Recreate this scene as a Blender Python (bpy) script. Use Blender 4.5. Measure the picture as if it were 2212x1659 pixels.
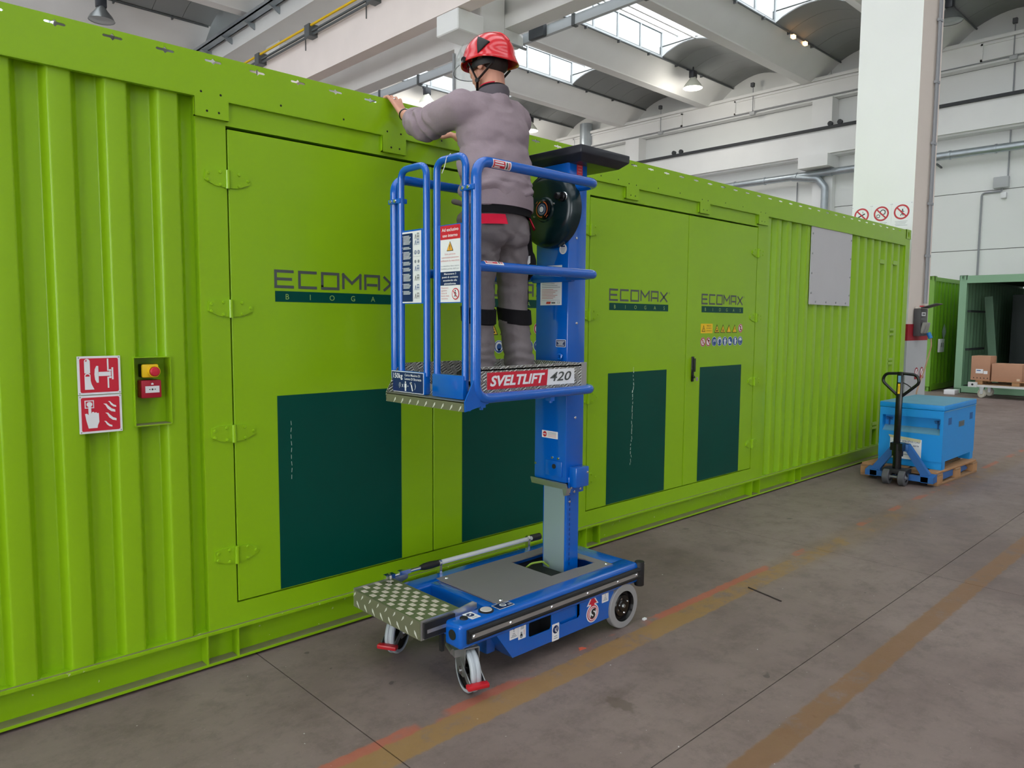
import bpy, bmesh, math, random
from mathutils import Vector, Matrix, noise
random.seed(7)
for o in list(bpy.data.objects): bpy.data.objects.remove(o)
scene = bpy.context.scene
COL = scene.collection
R_ = math.radians

# ---------------------------------------------------------------- camera, world, light, exposure
cam_d = bpy.data.cameras.new('camera'); cam = bpy.data.objects.new('camera', cam_d); COL.objects.link(cam)
cam_d.sensor_width = 36.0; cam_d.lens = 1599.58 / 2212 * 36.0; cam_d.clip_end = 300; cam_d.clip_start = .05
_pi, _ya, _ro = R_(-4.814), R_(43.615), R_(0.4)
_f = Vector((math.sin(_ya)*math.cos(_pi), math.cos(_ya)*math.cos(_pi), math.sin(_pi)))
_r = Vector((math.cos(_ya), -math.sin(_ya), 0)); _u = _r.cross(_f)
_r2 = _r*math.cos(_ro) + _u*math.sin(_ro); _u2 = -_r*math.sin(_ro) + _u*math.cos(_ro)
M = Matrix.Identity(4)
for i in range(3):
    M[i][0], M[i][1], M[i][2] = _r2[i], _u2[i], -_f[i]
M.translation = Vector((0, -3.496, 1.686))
cam.matrix_world = M
scene.camera = cam

world = bpy.data.worlds.new('world'); scene.world = world; world.use_nodes = True
bg = world.node_tree.nodes['Background']
bg.inputs[0].default_value = (0.93, 0.97, 1.0, 1); bg.inputs[1].default_value = 8.0
vs = scene.view_settings
vs.view_transform = 'Standard'; vs.look = 'None'; vs.gamma = 1.0; vs.use_curve_mapping = False
vs.exposure = 0.32

def area_light(name, loc, rot, sx, sy, power, color=(1, 1, 1)):
    d = bpy.data.lights.new(name, 'AREA'); d.shape = 'RECTANGLE'; d.size = sx; d.size_y = sy
    d.energy = power; d.color = color
    o = bpy.data.objects.new(name, d); COL.objects.link(o); o.location = loc; o.rotation_euler = rot
    return o

# daylight portals in the shed skylights and in the open gates of the left wall (they only guide sky light)
def portal(loc, rot, sx, sy):
    o = area_light('daylight_portal', loc, rot, sx, sy, 1); o.data.cycles.is_portal = True
for _k in range(-6, 8):
    _y = 8.55+4.345*_k
    for _x0, _x1 in ((-8, 6.5), (11.6, 23)):
        _a = math.atan2(.82, 2.275)
        portal(((_x0+_x1)/2, _y-1.1, 11.25+.50), (-_a*-1, 0, 0), _x1-_x0, 2.4)
        portal(((_x0+_x1)/2, _y+.04, 11.25+.46), (R_(-90), 0, 0), _x1-_x0, .85)
for _y in (-12.5, -1.5, 12.5): portal((-14.1, _y, 3.25), (0, R_(-90), 0), 6.4, 4.4)

# ---------------------------------------------------------------- materials
def lin(c):
    c = c/255.0
    return c/12.92 if c <= .04045 else ((c+.055)/1.055)**2.4
def rgb(r, g, b): return (lin(r), lin(g), lin(b), 1)
MATS = {}
def mat(name, col, rough=.5, metal=0.0, spec=.5, noise_amt=0.0, noise_scale=20.0, bump=0.0, bump_scale=60.0, coat=0.0, emit=0.0, coords='Object'):
    if name in MATS: return MATS[name]
    m = bpy.data.materials.new(name); m.use_nodes = True
    nt = m.node_tree; p = nt.nodes['Principled BSDF']
    p.inputs['Base Color'].default_value = col
    p.inputs['Roughness'].default_value = rough
    p.inputs['Metallic'].default_value = metal
    p.inputs['Specular IOR Level'].default_value = spec
    p.inputs['Coat Weight'].default_value = coat
    p.inputs['Coat Roughness'].default_value = .06
    if emit > 0:
        p.inputs['Emission Color'].default_value = col; p.inputs['Emission Strength'].default_value = emit
    if noise_amt > 0 or bump > 0:
        tc = nt.nodes.new('ShaderNodeTexCoord')
        if noise_amt > 0:
            n = nt.nodes.new('ShaderNodeTexNoise'); n.inputs['Scale'].default_value = noise_scale; n.inputs['Detail'].default_value = 6
            nt.links.new(tc.outputs[coords], n.inputs['Vector'])
            mx = nt.nodes.new('ShaderNodeMix'); mx.data_type = 'RGBA'
            d = [max(0, c*(1-noise_amt)) for c in col[:3]]+[1]; l = [min(1, c*(1+noise_amt)) for c in col[:3]]+[1]
            mx.inputs[6].default_value = d; mx.inputs[7].default_value = l
            nt.links.new(n.outputs['Fac'], mx.inputs[0]); nt.links.new(mx.outputs[2], p.inputs['Base Color'])
        if bump > 0:
            n2 = nt.nodes.new('ShaderNodeTexNoise'); n2.inputs['Scale'].default_value = bump_scale; n2.inputs['Detail'].default_value = 4
            nt.links.new(tc.outputs[coords], n2.inputs['Vector'])
            b = nt.nodes.new('ShaderNodeBump'); b.inputs['Strength'].default_value = bump; b.inputs['Distance'].default_value = .02
            nt.links.new(n2.outputs['Fac'], b.inputs['Height']); nt.links.new(b.outputs['Normal'], p.inputs['Normal'])
    MATS[name] = m
    return m

GREEN = mat('green_paint', (0.270, 0.490, 0.006, 1), rough=.3, spec=.3, noise_amt=.05, noise_scale=2.5, bump=.02, bump_scale=9, coat=.16)
GREEN_PLAIN = mat('green_paint_inner', (0.16, 0.33, 0.012, 1), rough=.5)
TEAL = mat('teal_film', rgb(0, 70, 58), rough=.35, spec=.2, noise_amt=.08, noise_scale=3)
BLUE = mat('blue_paint', rgb(0, 92, 190), rough=.18, spec=.5, coat=.6)
BLUE_D = mat('blue_dark_print', rgb(14, 40, 92), rough=.4)
WHITE = mat('white_print', rgb(236, 236, 238), rough=.45)
RED = mat('red_print', rgb(206, 34, 56), rough=.4)
RED_SOFT = mat('faded_red_print', rgb(205, 120, 125), rough=.5)
BLACK = mat('black_rubber', rgb(24, 24, 26), rough=.55)
BLACKG = mat('black_gloss', rgb(12, 12, 15), rough=.22)
SEAM = mat('dark_seam', rgb(16, 22, 10), rough=.8)
GREYTXT = mat('grey_lettering', rgb(78, 82, 80), rough=.4)
GREYLINE = mat('fine_grey_print', rgb(140, 144, 152), rough=.5)
YELLOW = mat('yellow_print', rgb(248, 204, 24), rough=.45)
ORANGE = mat('orange_print', rgb(226, 110, 60), rough=.45)
STEEL = mat('zinc_steel', rgb(170, 172, 172), rough=.35, metal=.85, noise_amt=.12, noise_scale=12)
ALU = mat('aluminium', rgb(205, 205, 205), rough=.32, metal=.9, noise_amt=.06, noise_scale=25)
CHROME = mat('chrome', rgb(225, 225, 228), rough=.15, metal=1)
GALV = mat('galvanised', rgb(176, 184, 190), rough=.38, metal=.7, noise_amt=.15, noise_scale=6)
CONC_W = mat('white_concrete', rgb(238, 238, 237), rough=.85, noise_amt=.05, noise_scale=1.2, bump=.05, bump_scale=6)
CONC_C = mat('cream_concrete', rgb(246, 234, 229), rough=.85, noise_amt=.06, noise_scale=1.5)
VAULT = mat('grey_vault_sheet', rgb(150, 153, 153), rough=.8, noise_amt=.05, noise_scale=1)
WALLM = mat('wall_white', rgb(234, 235, 233), rough=.9, noise_amt=.04, noise_scale=.6)
SEAMW = mat('wall_joint', rgb(120, 120, 118), rough=.9)

def checker_plate(name, base, dark):
    m = bpy.data.materials.new(name); m.use_nodes = True; nt = m.node_tree; p = nt.nodes['Principled BSDF']
    p.inputs['Metallic'].default_value = .55; p.inputs['Roughness'].default_value = .38
    tc = nt.nodes.new('ShaderNodeTexCoord')
    sep = nt.nodes.new('ShaderNodeSeparateXYZ'); nt.links.new(tc.outputs['Object'], sep.inputs[0])
    def mth(op, a, b=None):
        n = nt.nodes.new('ShaderNodeMath'); n.operation = op
        for i, v in enumerate((a, b)):
            if v is None: continue
            if isinstance(v, (int, float)): n.inputs[i].default_value = v
            else: nt.links.new(v, n.inputs[i])
        return n.outputs[0]
    u = mth('ADD', sep.outputs['X'], sep.outputs['Y']); v = mth('ADD', sep.outputs['Z'], mth('MULTIPLY', sep.outputs['X'], .5))
    a = mth('ADD', u, v); b = mth('SUBTRACT', u, v)
    ch = mth('GREATER_THAN', mth('MULTIPLY', mth('SINE', mth('MULTIPLY', a, 62)), mth('SINE', mth('MULTIPLY', b, 62))), 0)
    s1 = mth('SINE', mth('MULTIPLY', a, 420)); s2 = mth('SINE', mth('MULTIPLY', b, 420))
    mx = nt.nodes.new('ShaderNodeMix'); nt.links.new(ch, mx.inputs[0]); nt.links.new(s1, mx.inputs[2]); nt.links.new(s2, mx.inputs[3])
    h = mth('MAXIMUM', mx.outputs[0], 0)
    bp_ = nt.nodes.new('ShaderNodeBump'); bp_.inputs['Strength'].default_value = .9; bp_.inputs['Distance'].default_value = .004
    nt.links.new(h, bp_.inputs['Height']); nt.links.new(bp_.outputs[0], p.inputs['Normal'])
    cm = nt.nodes.new('ShaderNodeMix'); cm.data_type = 'RGBA'; cm.inputs[6].default_value = dark; cm.inputs[7].default_value = base
    nt.links.new(h, cm.inputs[0]); nt.links.new(cm.outputs[2], p.inputs['Base Color'])
    MATS[name] = m
    return m
CHECKER = checker_plate('checker_plate', rgb(250, 250, 246), rgb(134, 130, 124))
CHECKER2 = checker_plate('checker_plate_dull', rgb(240, 242, 228), rgb(104, 106, 84))

# ---------------------------------------------------------------- mesh builder
def vec(p): return Vector(p)
class MB:
    def __init__(s): s.v = []; s.f = []; s.m = []; s.mats = []; s.cur = 0
    def use(s, m):
        if m not in s.mats: s.mats.append(m)
        s.cur = s.mats.index(m); return s
    def face(s, idx): s.f.append(tuple(idx)); s.m.append(s.cur)
    def add(s, pts): n = len(s.v); s.v += [tuple(p) for p in pts]; return n
    def box(s, x0, x1, y0, y1, z0, z1):
        x0, x1 = min(x0, x1), max(x0, x1); y0, y1 = min(y0, y1), max(y0, y1); z0, z1 = min(z0, z1), max(z0, z1)
        n = s.add([(x0,y0,z0),(x1,y0,z0),(x1,y1,z0),(x0,y1,z0),(x0,y0,z1),(x1,y0,z1),(x1,y1,z1),(x0,y1,z1)])
        for q in ((0,3,2,1),(4,5,6,7),(0,1,5,4),(1,2,6,5),(2,3,7,6),(3,0,4,7)): s.face([n+i for i in q])
        return s
    def obox(s, c, sx, sy, sz, mtx):
        mtx = mtx.to_3x3(); c = vec(c)
        pts = [c + mtx @ Vector((a*sx/2, b*sy/2, d*sz/2)) for a, b, d in ((-1,-1,-1),(1,-1,-1),(1,1,-1),(-1,1,-1),(-1,-1,1),(1,-1,1),(1,1,1),(-1,1,1))]
        n = s.add(pts)
        for q in ((0,3,2,1),(4,5,6,7),(0,1,5,4),(1,2,6,5),(2,3,7,6),(3,0,4,7)): s.face([n+i for i in q])
        return s
    def bar(s, p0, p1, w, h, up=(0,0,1)):
        p0, p1 = vec(p0), vec(p1); d = p1-p0; L = d.length; d.normalize()
        u = vec(up); r = d.cross(u)
        if r.length < 1e-5: r = d.cross(Vector((1,0,0)))
        r.normalize(); u = r.cross(d)
        m = Matrix((d, r, u)).transposed()
        return s.obox((p0+p1)/2, L, w, h, m)
    def _frame(s, d):
        d = d.normalized(); a = Vector((0,0,1)) if abs(d.z) < .9 else Vector((1,0,0))
        r = d.cross(a).normalized(); return r, r.cross(d).normalized()
    def cyl(s, p0, p1, r0, r1=None, n=16, caps=True):
        p0, p1 = vec(p0), vec(p1); r1 = r0 if r1 is None else r1
        a, b = s._frame(p1-p0)
        k = s.add([p0 + (a*math.cos(t)+b*math.sin(t))*r0 for t in [2*math.pi*i/n for i in range(n)]] + [p1 + (a*math.cos(t)+b*math.sin(t))*r1 for t in [2*math.pi*i/n for i in range(n)]])
        for i in range(n): j = (i+1) % n; s.face((k+j, k+i, k+n+i, k+n+j))
        if caps: s.face([k+i for i in range(n)]); s.face([k+n+i for i in reversed(range(n))])
        return s
    def tube(s, path, r, n=12, caps=True, closed=False):
        P = [vec(p) for p in path]; N = len(P); rings = []
        t0 = (P[1]-P[0]).normalized(); a, b = s._frame(t0)
        for i in range(N):
            if closed: t = (P[(i+1) % N]-P[i-1]).normalized()
            else: t = (P[min(i+1, N-1)]-P[max(i-1, 0)]).normalized()
            a = (a - t*a.dot(t)).normalized(); b = t.cross(a).normalized()
            rr = r[i] if isinstance(r, (list, tuple)) else r
            rings.append(s.add([P[i]+(a*math.cos(q)+b*math.sin(q))*rr for q in [2*math.pi*k/n for k in range(n)]]))
        for i in range(N if closed else N-1):
            A, B = rings[i], rings[(i+1) % N]
            for k in range(n): j = (k+1) % n; s.face((A+k, A+j, B+j, B+k))
        if caps and not closed:
            s.face([rings[0]+k for k in reversed(range(n))]); s.face([rings[-1]+k for k in range(n)])
        return s
    def lathe(s, prof, c, axis=(0,0,1), n=24):
        c = vec(c); ax = vec(axis).normalized(); a, b = s._frame(ax); rings = []
        for (r, h) in prof:
            if r < 1e-6: rings.append((s.add([c+ax*h]), 1))
            else: rings.append((s.add([c+ax*h+(a*math.cos(q)+b*math.sin(q))*r for q in [2*math.pi*k/n for k in range(n)]]), n))
        for (A, na), (B, nb) in zip(rings, rings[1:]):
            for k in range(n):
                j = (k+1) % n
                if na == 1 and nb == 1: continue
                if na == 1: s.face((A, B+j, B+k))
                elif nb == 1: s.face((A+k, A+j, B))
                else: s.face((A+k, A+j, B+j, B+k))
        return s
    def prism(s, poly, axis, a, b):
        # poly in the two other axes, order: x->(y,z) y->(x,z) z->(x,y)
        def P(p, t): return {'x': (t, p[0], p[1]), 'y': (p[0], t, p[1]), 'z': (p[0], p[1], t)}[axis]
        n = len(poly); k = s.add([P(p, a) for p in poly]+[P(p, b) for p in poly])
        for i in range(n): j = (i+1) % n; s.face((k+i, k+j, k+n+j, k+n+i))
        s.face([k+i for i in reversed(range(n))]); s.face([k+n+i for i in range(n)])
        return s
    def ball(s, c, r, n=12, rz=None):
        c = vec(c); rx, ry, rz_ = (r, r, rz or r) if isinstance(r, (int, float)) else r
        m = n//2; rings = []
        for i in range(m+1):
            t = math.pi*i/m
            if i in (0, m): rings.append((s.add([c+Vector((0, 0, rz_*math.cos(t)))]), 1))
            else: rings.append((s.add([c+Vector((rx*math.sin(t)*math.cos(q), ry*math.sin(t)*math.sin(q), rz_*math.cos(t))) for q in [2*math.pi*k/n for k in range(n)]]), n))
        for (A, na), (B, nb) in zip(rings, rings[1:]):
            for k in range(n):
                j = (k+1) % n
                if na == 1: s.face((A, B+k, B+j))
                elif nb == 1: s.face((A+k, B, A+j))
                else: s.face((A+k, B+k, B+j, A+j))
        return s
    def plate(s, outer, holes, axis, a, b):
        """polygon with holes extruded between a and b along axis"""
        bm = bmesh.new(); loops = []
        for lp in [outer]+holes:
            vs_ = [bm.verts.new((p[0], p[1], 0)) for p in lp]
            for i in range(len(vs_)): bm.edges.new((vs_[i], vs_[(i+1) % len(vs_)]))
            loops.append(len(vs_))
        bm.verts.index_update()
        bmesh.ops.triangle_fill(bm, use_beauty=True, use_dissolve=False, edges=bm.edges[:])
        bm.verts.index_update()
        tris = [[v.index for v in f.verts] for f in bm.faces]; pts = [(v.co.x, v.co.y) for v in bm.verts]; bm.free()
        def P(p, t): return {'x': (t, p[0], p[1]), 'y': (p[0], t, p[1]), 'z': (p[0], p[1], t)}[axis]
        n = len(pts); k = s.add([P(p, a) for p in pts]+[P(p, b) for p in pts])
        for t in tris: s.face([k+i for i in t]); s.face([k+n+i for i in reversed(t)])
        o = 0
        for L in loops:
            for i in range(L): j = (i+1) % L; s.face((k+o+i, k+o+j, k+n+o+j, k+n+o+i))
            o += L
        return s
    def mesh(s, name, default=None, origin=(0,0,0), smooth=False, bev=0.0, bseg=2, fixn=True, angle=35):
        me = bpy.data.meshes.new(name); ox, oy, oz = origin
        me.from_pydata([(x-ox, y-oy, z-oz) for x, y, z in s.v], [], s.f)
        mats = s.mats or [default]
        for m in mats: me.materials.append(m)
        if len(mats) > 1: me.polygons.foreach_set('material_index', s.m)
        if fixn or bev > 0:
            bm = bmesh.new(); bm.from_mesh(me)
            if fixn: bmesh.ops.recalc_face_normals(bm, faces=bm.faces[:])
            if bev > 0:
                bmesh.ops.remove_doubles(bm, verts=bm.verts[:], dist=1e-5)
                ed = [e for e in bm.edges if len(e.link_faces) == 2 and e.calc_face_angle(0) > .5]
                bmesh.ops.bevel(bm, geom=ed, offset=bev, segments=bseg, affect='EDGES', profile=.5, clamp_overlap=True)
            bm.to_mesh(me); bm.free()
        if smooth or bev > 0:
            me.polygons.foreach_set('use_smooth', [True]*len(me.polygons)); me.set_sharp_from_angle(angle=R_(angle))
        me.update(); return me
    def build(s, name, m=None, parent=None, **kw):
        me = s.mesh(name, m, origin=worg(parent), **kw)
        return link(name, me, parent)
def worg(p):
    o = Vector((0,0,0))
    while p is not None: o += p.location; p = p.parent
    return o
def link(name, me, parent=None):
    o = bpy.data.objects.new(name, me); COL.objects.link(o); o.parent = parent; return o
def tag(o, label=None, cat=None, group=None, kind=None):
    if label: o['label'] = label
    if cat: o['category'] = cat
    if group: o['group'] = group
    if kind: o['kind'] = kind
    return o
def thing(name, loc, label, cat, group=None, rz=0.0):
    o = bpy.data.objects.new(name, None); COL.objects.link(o); o.location = loc; o.rotation_euler = (0, 0, rz); o.empty_display_size = .1
    return tag(o, label, cat, group)
def copy_tree(o, parent=None):
    c = o.copy(); COL.objects.link(c); c.parent = parent
    for ch in list(o.children): copy_tree(ch, c)
    return c
def B(*a): return MB().box(*a)
def arc(c, r, a0, a1, n, plane='xz', y=0.0):
    out = []
    for i in range(n+1):
        t = R_(a0+(a1-a0)*i/n); p = (c[0]+r*math.cos(t), c[1]+r*math.sin(t))
        out.append({'xz': (p[0], y, p[1]), 'yz': (y, p[0], p[1]), 'xy': (p[0], p[1], y)}[plane])
    return out
def rounded(path, r, n=6):
    """round the corners of a polyline"""
    P = [vec(p) for p in path]; out = [P[0]]
    for i in range(1, len(P)-1):
        a, b, c = P[i-1], P[i], P[i+1]; d1 = (a-b).normalized(); d2 = (c-b).normalized()
        ang = d1.angle(d2); t = min(r/math.tan(ang/2), (a-b).length*.49, (c-b).length*.49)
        s0 = b+d1*t; s1 = b+d2*t
        for k in range(n+1):
            u = k/n; out.append(s0*(1-u)**2 + b*2*u*(1-u) + s1*u*u)
    out.append(P[-1]); return out

# ---------------------------------------------------------------- flat print (lettering, pictograms) as thin geometry on a surface
_font_cache = {}
def glyphs(txt, bold=0.0, shear=0.0):
    key = (txt, bold, shear)
    if key in _font_cache: return _font_cache[key]
    c = bpy.data.curves.new('lettering', 'FONT'); c.body = txt; c.size = 1.0; c.offset = bold; c.shear = shear; c.resolution_u = 3
    o = bpy.data.objects.new('lettering', c); COL.objects.link(o)
    dg = bpy.context.evaluated_depsgraph_get()
    me = bpy.data.meshes.new_from_object(o.evaluated_get(dg))
    v = [(p.co.x, p.co.y) for p in me.vertices]; f = [tuple(p.vertices) for p in me.polygons]
    bpy.data.objects.remove(o); bpy.data.curves.remove(c); bpy.data.meshes.remove(me)
    _font_cache[key] = (v, f); return v, f
class Decal(MB):
    def __init__(s, O, r, u):
        super().__init__(); s.O = vec(O); s.r = vec(r).normalized(); s.u = vec(u).normalized(); s.n = s.r.cross(s.u); s.lift = .0008
    def P(s, x, y, l): return s.O + s.r*x + s.u*y + s.n*(s.lift*l)
    def poly(s, pts, l, m): s.use(m); k = s.add([s.P(x, y, l) for x, y in pts]); s.face(range(k, k+len(pts))); return s
    def slab(s, x0, y0, x1, y1, m, t=.001):
        s.use(m); k = s.add([s.P(x, y, 0) for x, y in ((x0,y0),(x1,y0),(x1,y1),(x0,y1))]+[s.P(x, y, 0)+s.n*t for x, y in ((x0,y0),(x1,y0),(x1,y1),(x0,y1))])
        for q in ((0,3,2,1),(4,5,6,7),(0,1,5,4),(1,2,6,5),(2,3,7,6),(3,0,4,7)): s.face([k+i for i in q])
        s.base = t; s.O = s.O + s.n*t; return s
    def rect(s, x0, y0, x1, y1, l, m): return s.poly([(x0,y0),(x1,y0),(x1,y1),(x0,y1)], l, m)
    def rrect(s, x0, y0, x1, y1, r, l, m):
        pts = []
        for cx, cy, a in ((x1-r, y0+r, -90), (x1-r, y1-r, 0), (x0+r, y1-r, 90), (x0+r, y0+r, 180)):
            pts += [(cx+r*math.cos(R_(a+k*22.5)), cy+r*math.sin(R_(a+k*22.5))) for k in range(5)]
        return s.poly(pts, l, m)
    def disc(s, x, y, r, l, m, n=28): return s.poly([(x+r*math.cos(2*math.pi*i/n), y+r*math.sin(2*math.pi*i/n)) for i in range(n)], l, m)
    def line(s, p, q, w, l, m):
        dx, dy = q[0]-p[0], q[1]-p[1]; L = math.hypot(dx, dy); nx, ny = -dy/L*w/2, dx/L*w/2
        return s.poly([(p[0]+nx,p[1]+ny),(p[0]-nx,p[1]-ny),(q[0]-nx,q[1]-ny),(q[0]+nx,q[1]+ny)], l, m)
    def strokes(s, lines, w, l, m):
        for pl in lines:
            for i, (p, q) in enumerate(zip(pl, pl[1:])):
                dx, dy = q[0]-p[0], q[1]-p[1]; L = math.hypot(dx, dy); e = w/2/L
                a = (p[0]-dx*e, p[1]-dy*e) if i > 0 else p; b = (q[0]+dx*e, q[1]+dy*e) if i < len(pl)-2 else q
                s.line(a, b, w, l+.05*(i % 2), m)
        return s
    def text(s, txt, x, y, h, l, m, width=None, bold=0.0, shear=0.0, align='l'):
        v, f = glyphs(txt, bold, shear)
        if not v: return s
        xs = [p[0] for p in v]; x0, x1 = min(xs), max(xs); sc = h/.7; sx = sc
        if width: sx = width/(x1-x0)
        w = (x1-x0)*sx; off = {'l': 0, 'c': -w/2, 'r': -w}[align]
        s.use(m); k = s.add([s.P(x+off+(p[0]-x0)*sx, y+p[1]*sc, l) for p in v])
        for q in f: s.face([k+i for i in q])
        return s
    def build(s, name, parent=None, **kw):
        kw.setdefault('fixn', False)
        return super().build(name, None, parent, **kw)
# ================================================================ STRUCTURE
def floor_material():
    m = bpy.data.materials.new('concrete_floor'); m.use_nodes = True; nt = m.node_tree; p = nt.nodes['Principled BSDF']
    L = nt.links.new
    geo = nt.nodes.new('ShaderNodeNewGeometry'); sep = nt.nodes.new('ShaderNodeSeparateXYZ'); L(geo.outputs['Position'], sep.inputs[0])
    X, Y = sep.outputs['X'], sep.outputs['Y']
    def N(scale, detail=6, rough=.6, stretch=None, off=0):
        n = nt.nodes.new('ShaderNodeTexNoise'); n.inputs['Scale'].default_value = scale; n.inputs['Detail'].default_value = detail; n.inputs['Roughness'].default_value = rough
        mp = nt.nodes.new('ShaderNodeMapping'); mp.inputs['Location'].default_value = (off, off*2, 0)
        if stretch: mp.inputs['Scale'].default_value = stretch
        L(geo.outputs['Position'], mp.inputs[0]); L(mp.outputs[0], n.inputs['Vector']); return n.outputs['Fac']
    def mth(op, a, b=None, c=None):
        n = nt.nodes.new('ShaderNodeMath'); n.operation = op
        for i, v in enumerate((a, b, c)):
            if v is None: continue
            if isinstance(v, (int, float)): n.inputs[i].default_value = v
            else: L(v, n.inputs[i])
        return n.outputs[0]
    def ramp(v, a, b):
        n = nt.nodes.new('ShaderNodeMapRange'); n.interpolation_type = 'SMOOTHSTEP'; n.inputs[1].default_value = a; n.inputs[2].default_value = b
        L(v, n.inputs[0]); return n.outputs[0]
    def mix(f, a, b):
        n = nt.nodes.new('ShaderNodeMix'); n.data_type = 'RGBA'
        L(f, n.inputs[0]) if not isinstance(f, (int, float)) else setattr(n.inputs[0], 'default_value', f)
        for i, v in ((6, a), (7, b)):
            if isinstance(v, tuple): n.inputs[i].default_value = v
            else: L(v, n.inputs[i])
        return n.outputs[2]
    big = N(.55, 5, .6); mid = N(2.2, 7, .65, off=3); fine = N(26, 5, .7, off=9); streak = N(3, 8, .75, (.6, 1.3, 1), 5)
    c = mix(ramp(big, .3, .7), rgb(106, 90, 85), rgb(138, 122, 116))
    c = mix(mth('MULTIPLY', ramp(mid, .38, .7), .8), c, rgb(130, 115, 109))
    c = mix(mth('MULTIPLY', ramp(streak, .5, .78), .6), c, rgb(92, 78, 73))
    c = mix(mth('MULTIPLY', ramp(fine, .55, .8), .35), c, rgb(158, 142, 137))
    blot = N(5.5, 8, .8, off=41); c = mix(mth('MULTIPLY', ramp(blot, .45, .66), .45), c, rgb(92, 79, 74))
    spots = N(9.5, 2, .5, off=21); c = mix(mth('MULTIPLY', ramp(spots, .735, .765), .6), c, rgb(64, 58, 55))
    chips = N(40, 2, .5, off=31); c = mix(ramp(chips, .765, .78), c, rgb(205, 200, 196))
    wear = N(4.5, 8, .75, off=13); edge = mth('MULTIPLY', mth('SUBTRACT', N(14, 6, .7, off=2), .5), .05)
    Ye = mth('ADD', Y, edge)
    def band(y0, y1, s=.008): return mth('MULTIPLY', ramp(Ye, y0-s, y0+s), mth('SUBTRACT', 1, ramp(Ye, y1-s, y1+s)))
    # worn brown walkway stripe, yellow stripe and red stripe beside the container
    c = mix(mth('MULTIPLY', band(-2.236, -2.118), mth('SUBTRACT', .80, mth('MULTIPLY', ramp(wear, .52, .70), .75))), c, rgb(128, 94, 62))
    fade = mth('SUBTRACT', 1, ramp(X, 2.6, 7.0))
    c = mix(mth('MULTIPLY', mth('MULTIPLY', band(-1.255, -1.115), ramp(mth('ADD', wear, mth('MULTIPLY', fade, .22)), .5, .70)), .66), c, rgb(156, 118, 56))
    c = mix(mth('MULTIPLY', mth('MULTIPLY', band(-1.118, -1.062), ramp(mth('ADD', N(2.6, 3, .5, off=17), mth('MULTIPLY', fade, .12)), .52, .60)), .62), c, rgb(184, 92, 62))
    c = mix(mth('MULTIPLY', mth('MULTIPLY', band(-1.31, -1.05, .05), ramp(X, 3.5, 6)), .3), c, rgb(120, 96, 66))
    # oil stain
    dx = mth('SUBTRACT', X, 2.53); dy = mth('MULTIPLY', mth('SUBTRACT', Y, -1.55), .55)
    d = mth('ADD', mth('SQRT', mth('ADD', mth('MULTIPLY', dx, dx), mth('MULTIPLY', dy, dy))), mth('MULTIPLY', mth('SUBTRACT', N(18, 4, .6, off=8), .5), .09))
    c = mix(mth('MULTIPLY', mth('SUBTRACT', 1, ramp(d, .03, .05)), .6), c, rgb(92, 78, 68))
    L(c, p.inputs['Base Color'])
    L(mth('ADD', .42, mth('MULTIPLY', mid, .35)), p.inputs['Roughness'])
    p.inputs['Specular IOR Level'].default_value = .35
    b = nt.nodes.new('ShaderNodeBump'); b.inputs['Strength'].default_value = .12; b.inputs['Distance'].default_value = .01
    L(N(30, 8, .7), b.inputs['Height']); L(b.outputs[0], p.inputs['Normal'])
    return m
DARKPIPE = mat('dark_pipe', rgb(92, 96, 98), rough=.5)
FLOORM = floor_material()
JOINT = mat('floor_joint', rgb(52, 48, 46), rough=.95)
floor = B(-14, 36, -24, 44, -.3, -.004).build('floor', JOINT); tag(floor, kind='structure')
sx_, sy_ = 3.85, 3.85
slab_me = B(0, sx_-.005, 0, sy_-.005, -.1, 0).mesh('slab', FLOORM)
for i in range(-4, 9):
    for j in range(-6, 12):
        o = link('slab', slab_me, floor); o.location = (1.57+sx_*i+.0035, -1.927+sy_*j+.0035, 0)

# --- walls
XW = 28.0
wall_r = B(XW+.05, XW+.4, -20, 40, 0, 12.6).build('wall_right', SEAMW); tag(wall_r, kind='structure')
ys = [-20 + i*8.66 + 2.9 for i in range(-1, 7)]
for z0, z1 in ((0, 2.25), (2.25, 4.136), (4.136, 6.02), (6.02, 7.9), (7.9, 9.93), (9.93, 12.6)):
    for a, b in zip(ys, ys[1:]):
        MB().box(XW, XW+.06, max(a, -20)+.012, min(b, 40)-.012, z0+.012, z1-.012).build('panel', WALLM, wall_r)
wall_b = B(-14, XW+.4, 40, 40.3, 0, 12.6).build('wall_back', WALLM); tag(wall_b, kind='structure')
xs = [-14 + i*6 for i in range(8)]
for a, b in zip(xs, xs[1:]):
    for z0, z1 in ((0, 3.1), (3.1, 6.2), (6.2, 9.3), (9.3, 12.5)):
        MB().box(a+.012, min(b, XW)-.012, 39.95, 40, z0+.012, z1-.012).build('panel', WALLM, wall_b)

wall_f = B(-14.3, XW+.4, -20.4, -20.05, 0, 12.6).build('wall_front', WALLM); tag(wall_f, kind='structure')
for i in range(7):
    B(-14+i*6+.02, -14+(i+1)*6-.02, -20.05, -20, .02, 12.5).build('panel', WALLM, wall_f)
wall_l = MB().plate([(-20, 0), (40, 0), (40, 12.6), (-20, 12.6)], [[(_c-2.25, .001), (_c+2.25, .001), (_c+2.25, 6.5), (_c-2.25, 6.5)] for _c in (-12.5, -1.5, 12.5)], 'x', -14.3, -14).build('wall_left', WALLM); tag(wall_l, kind='structure')
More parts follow.
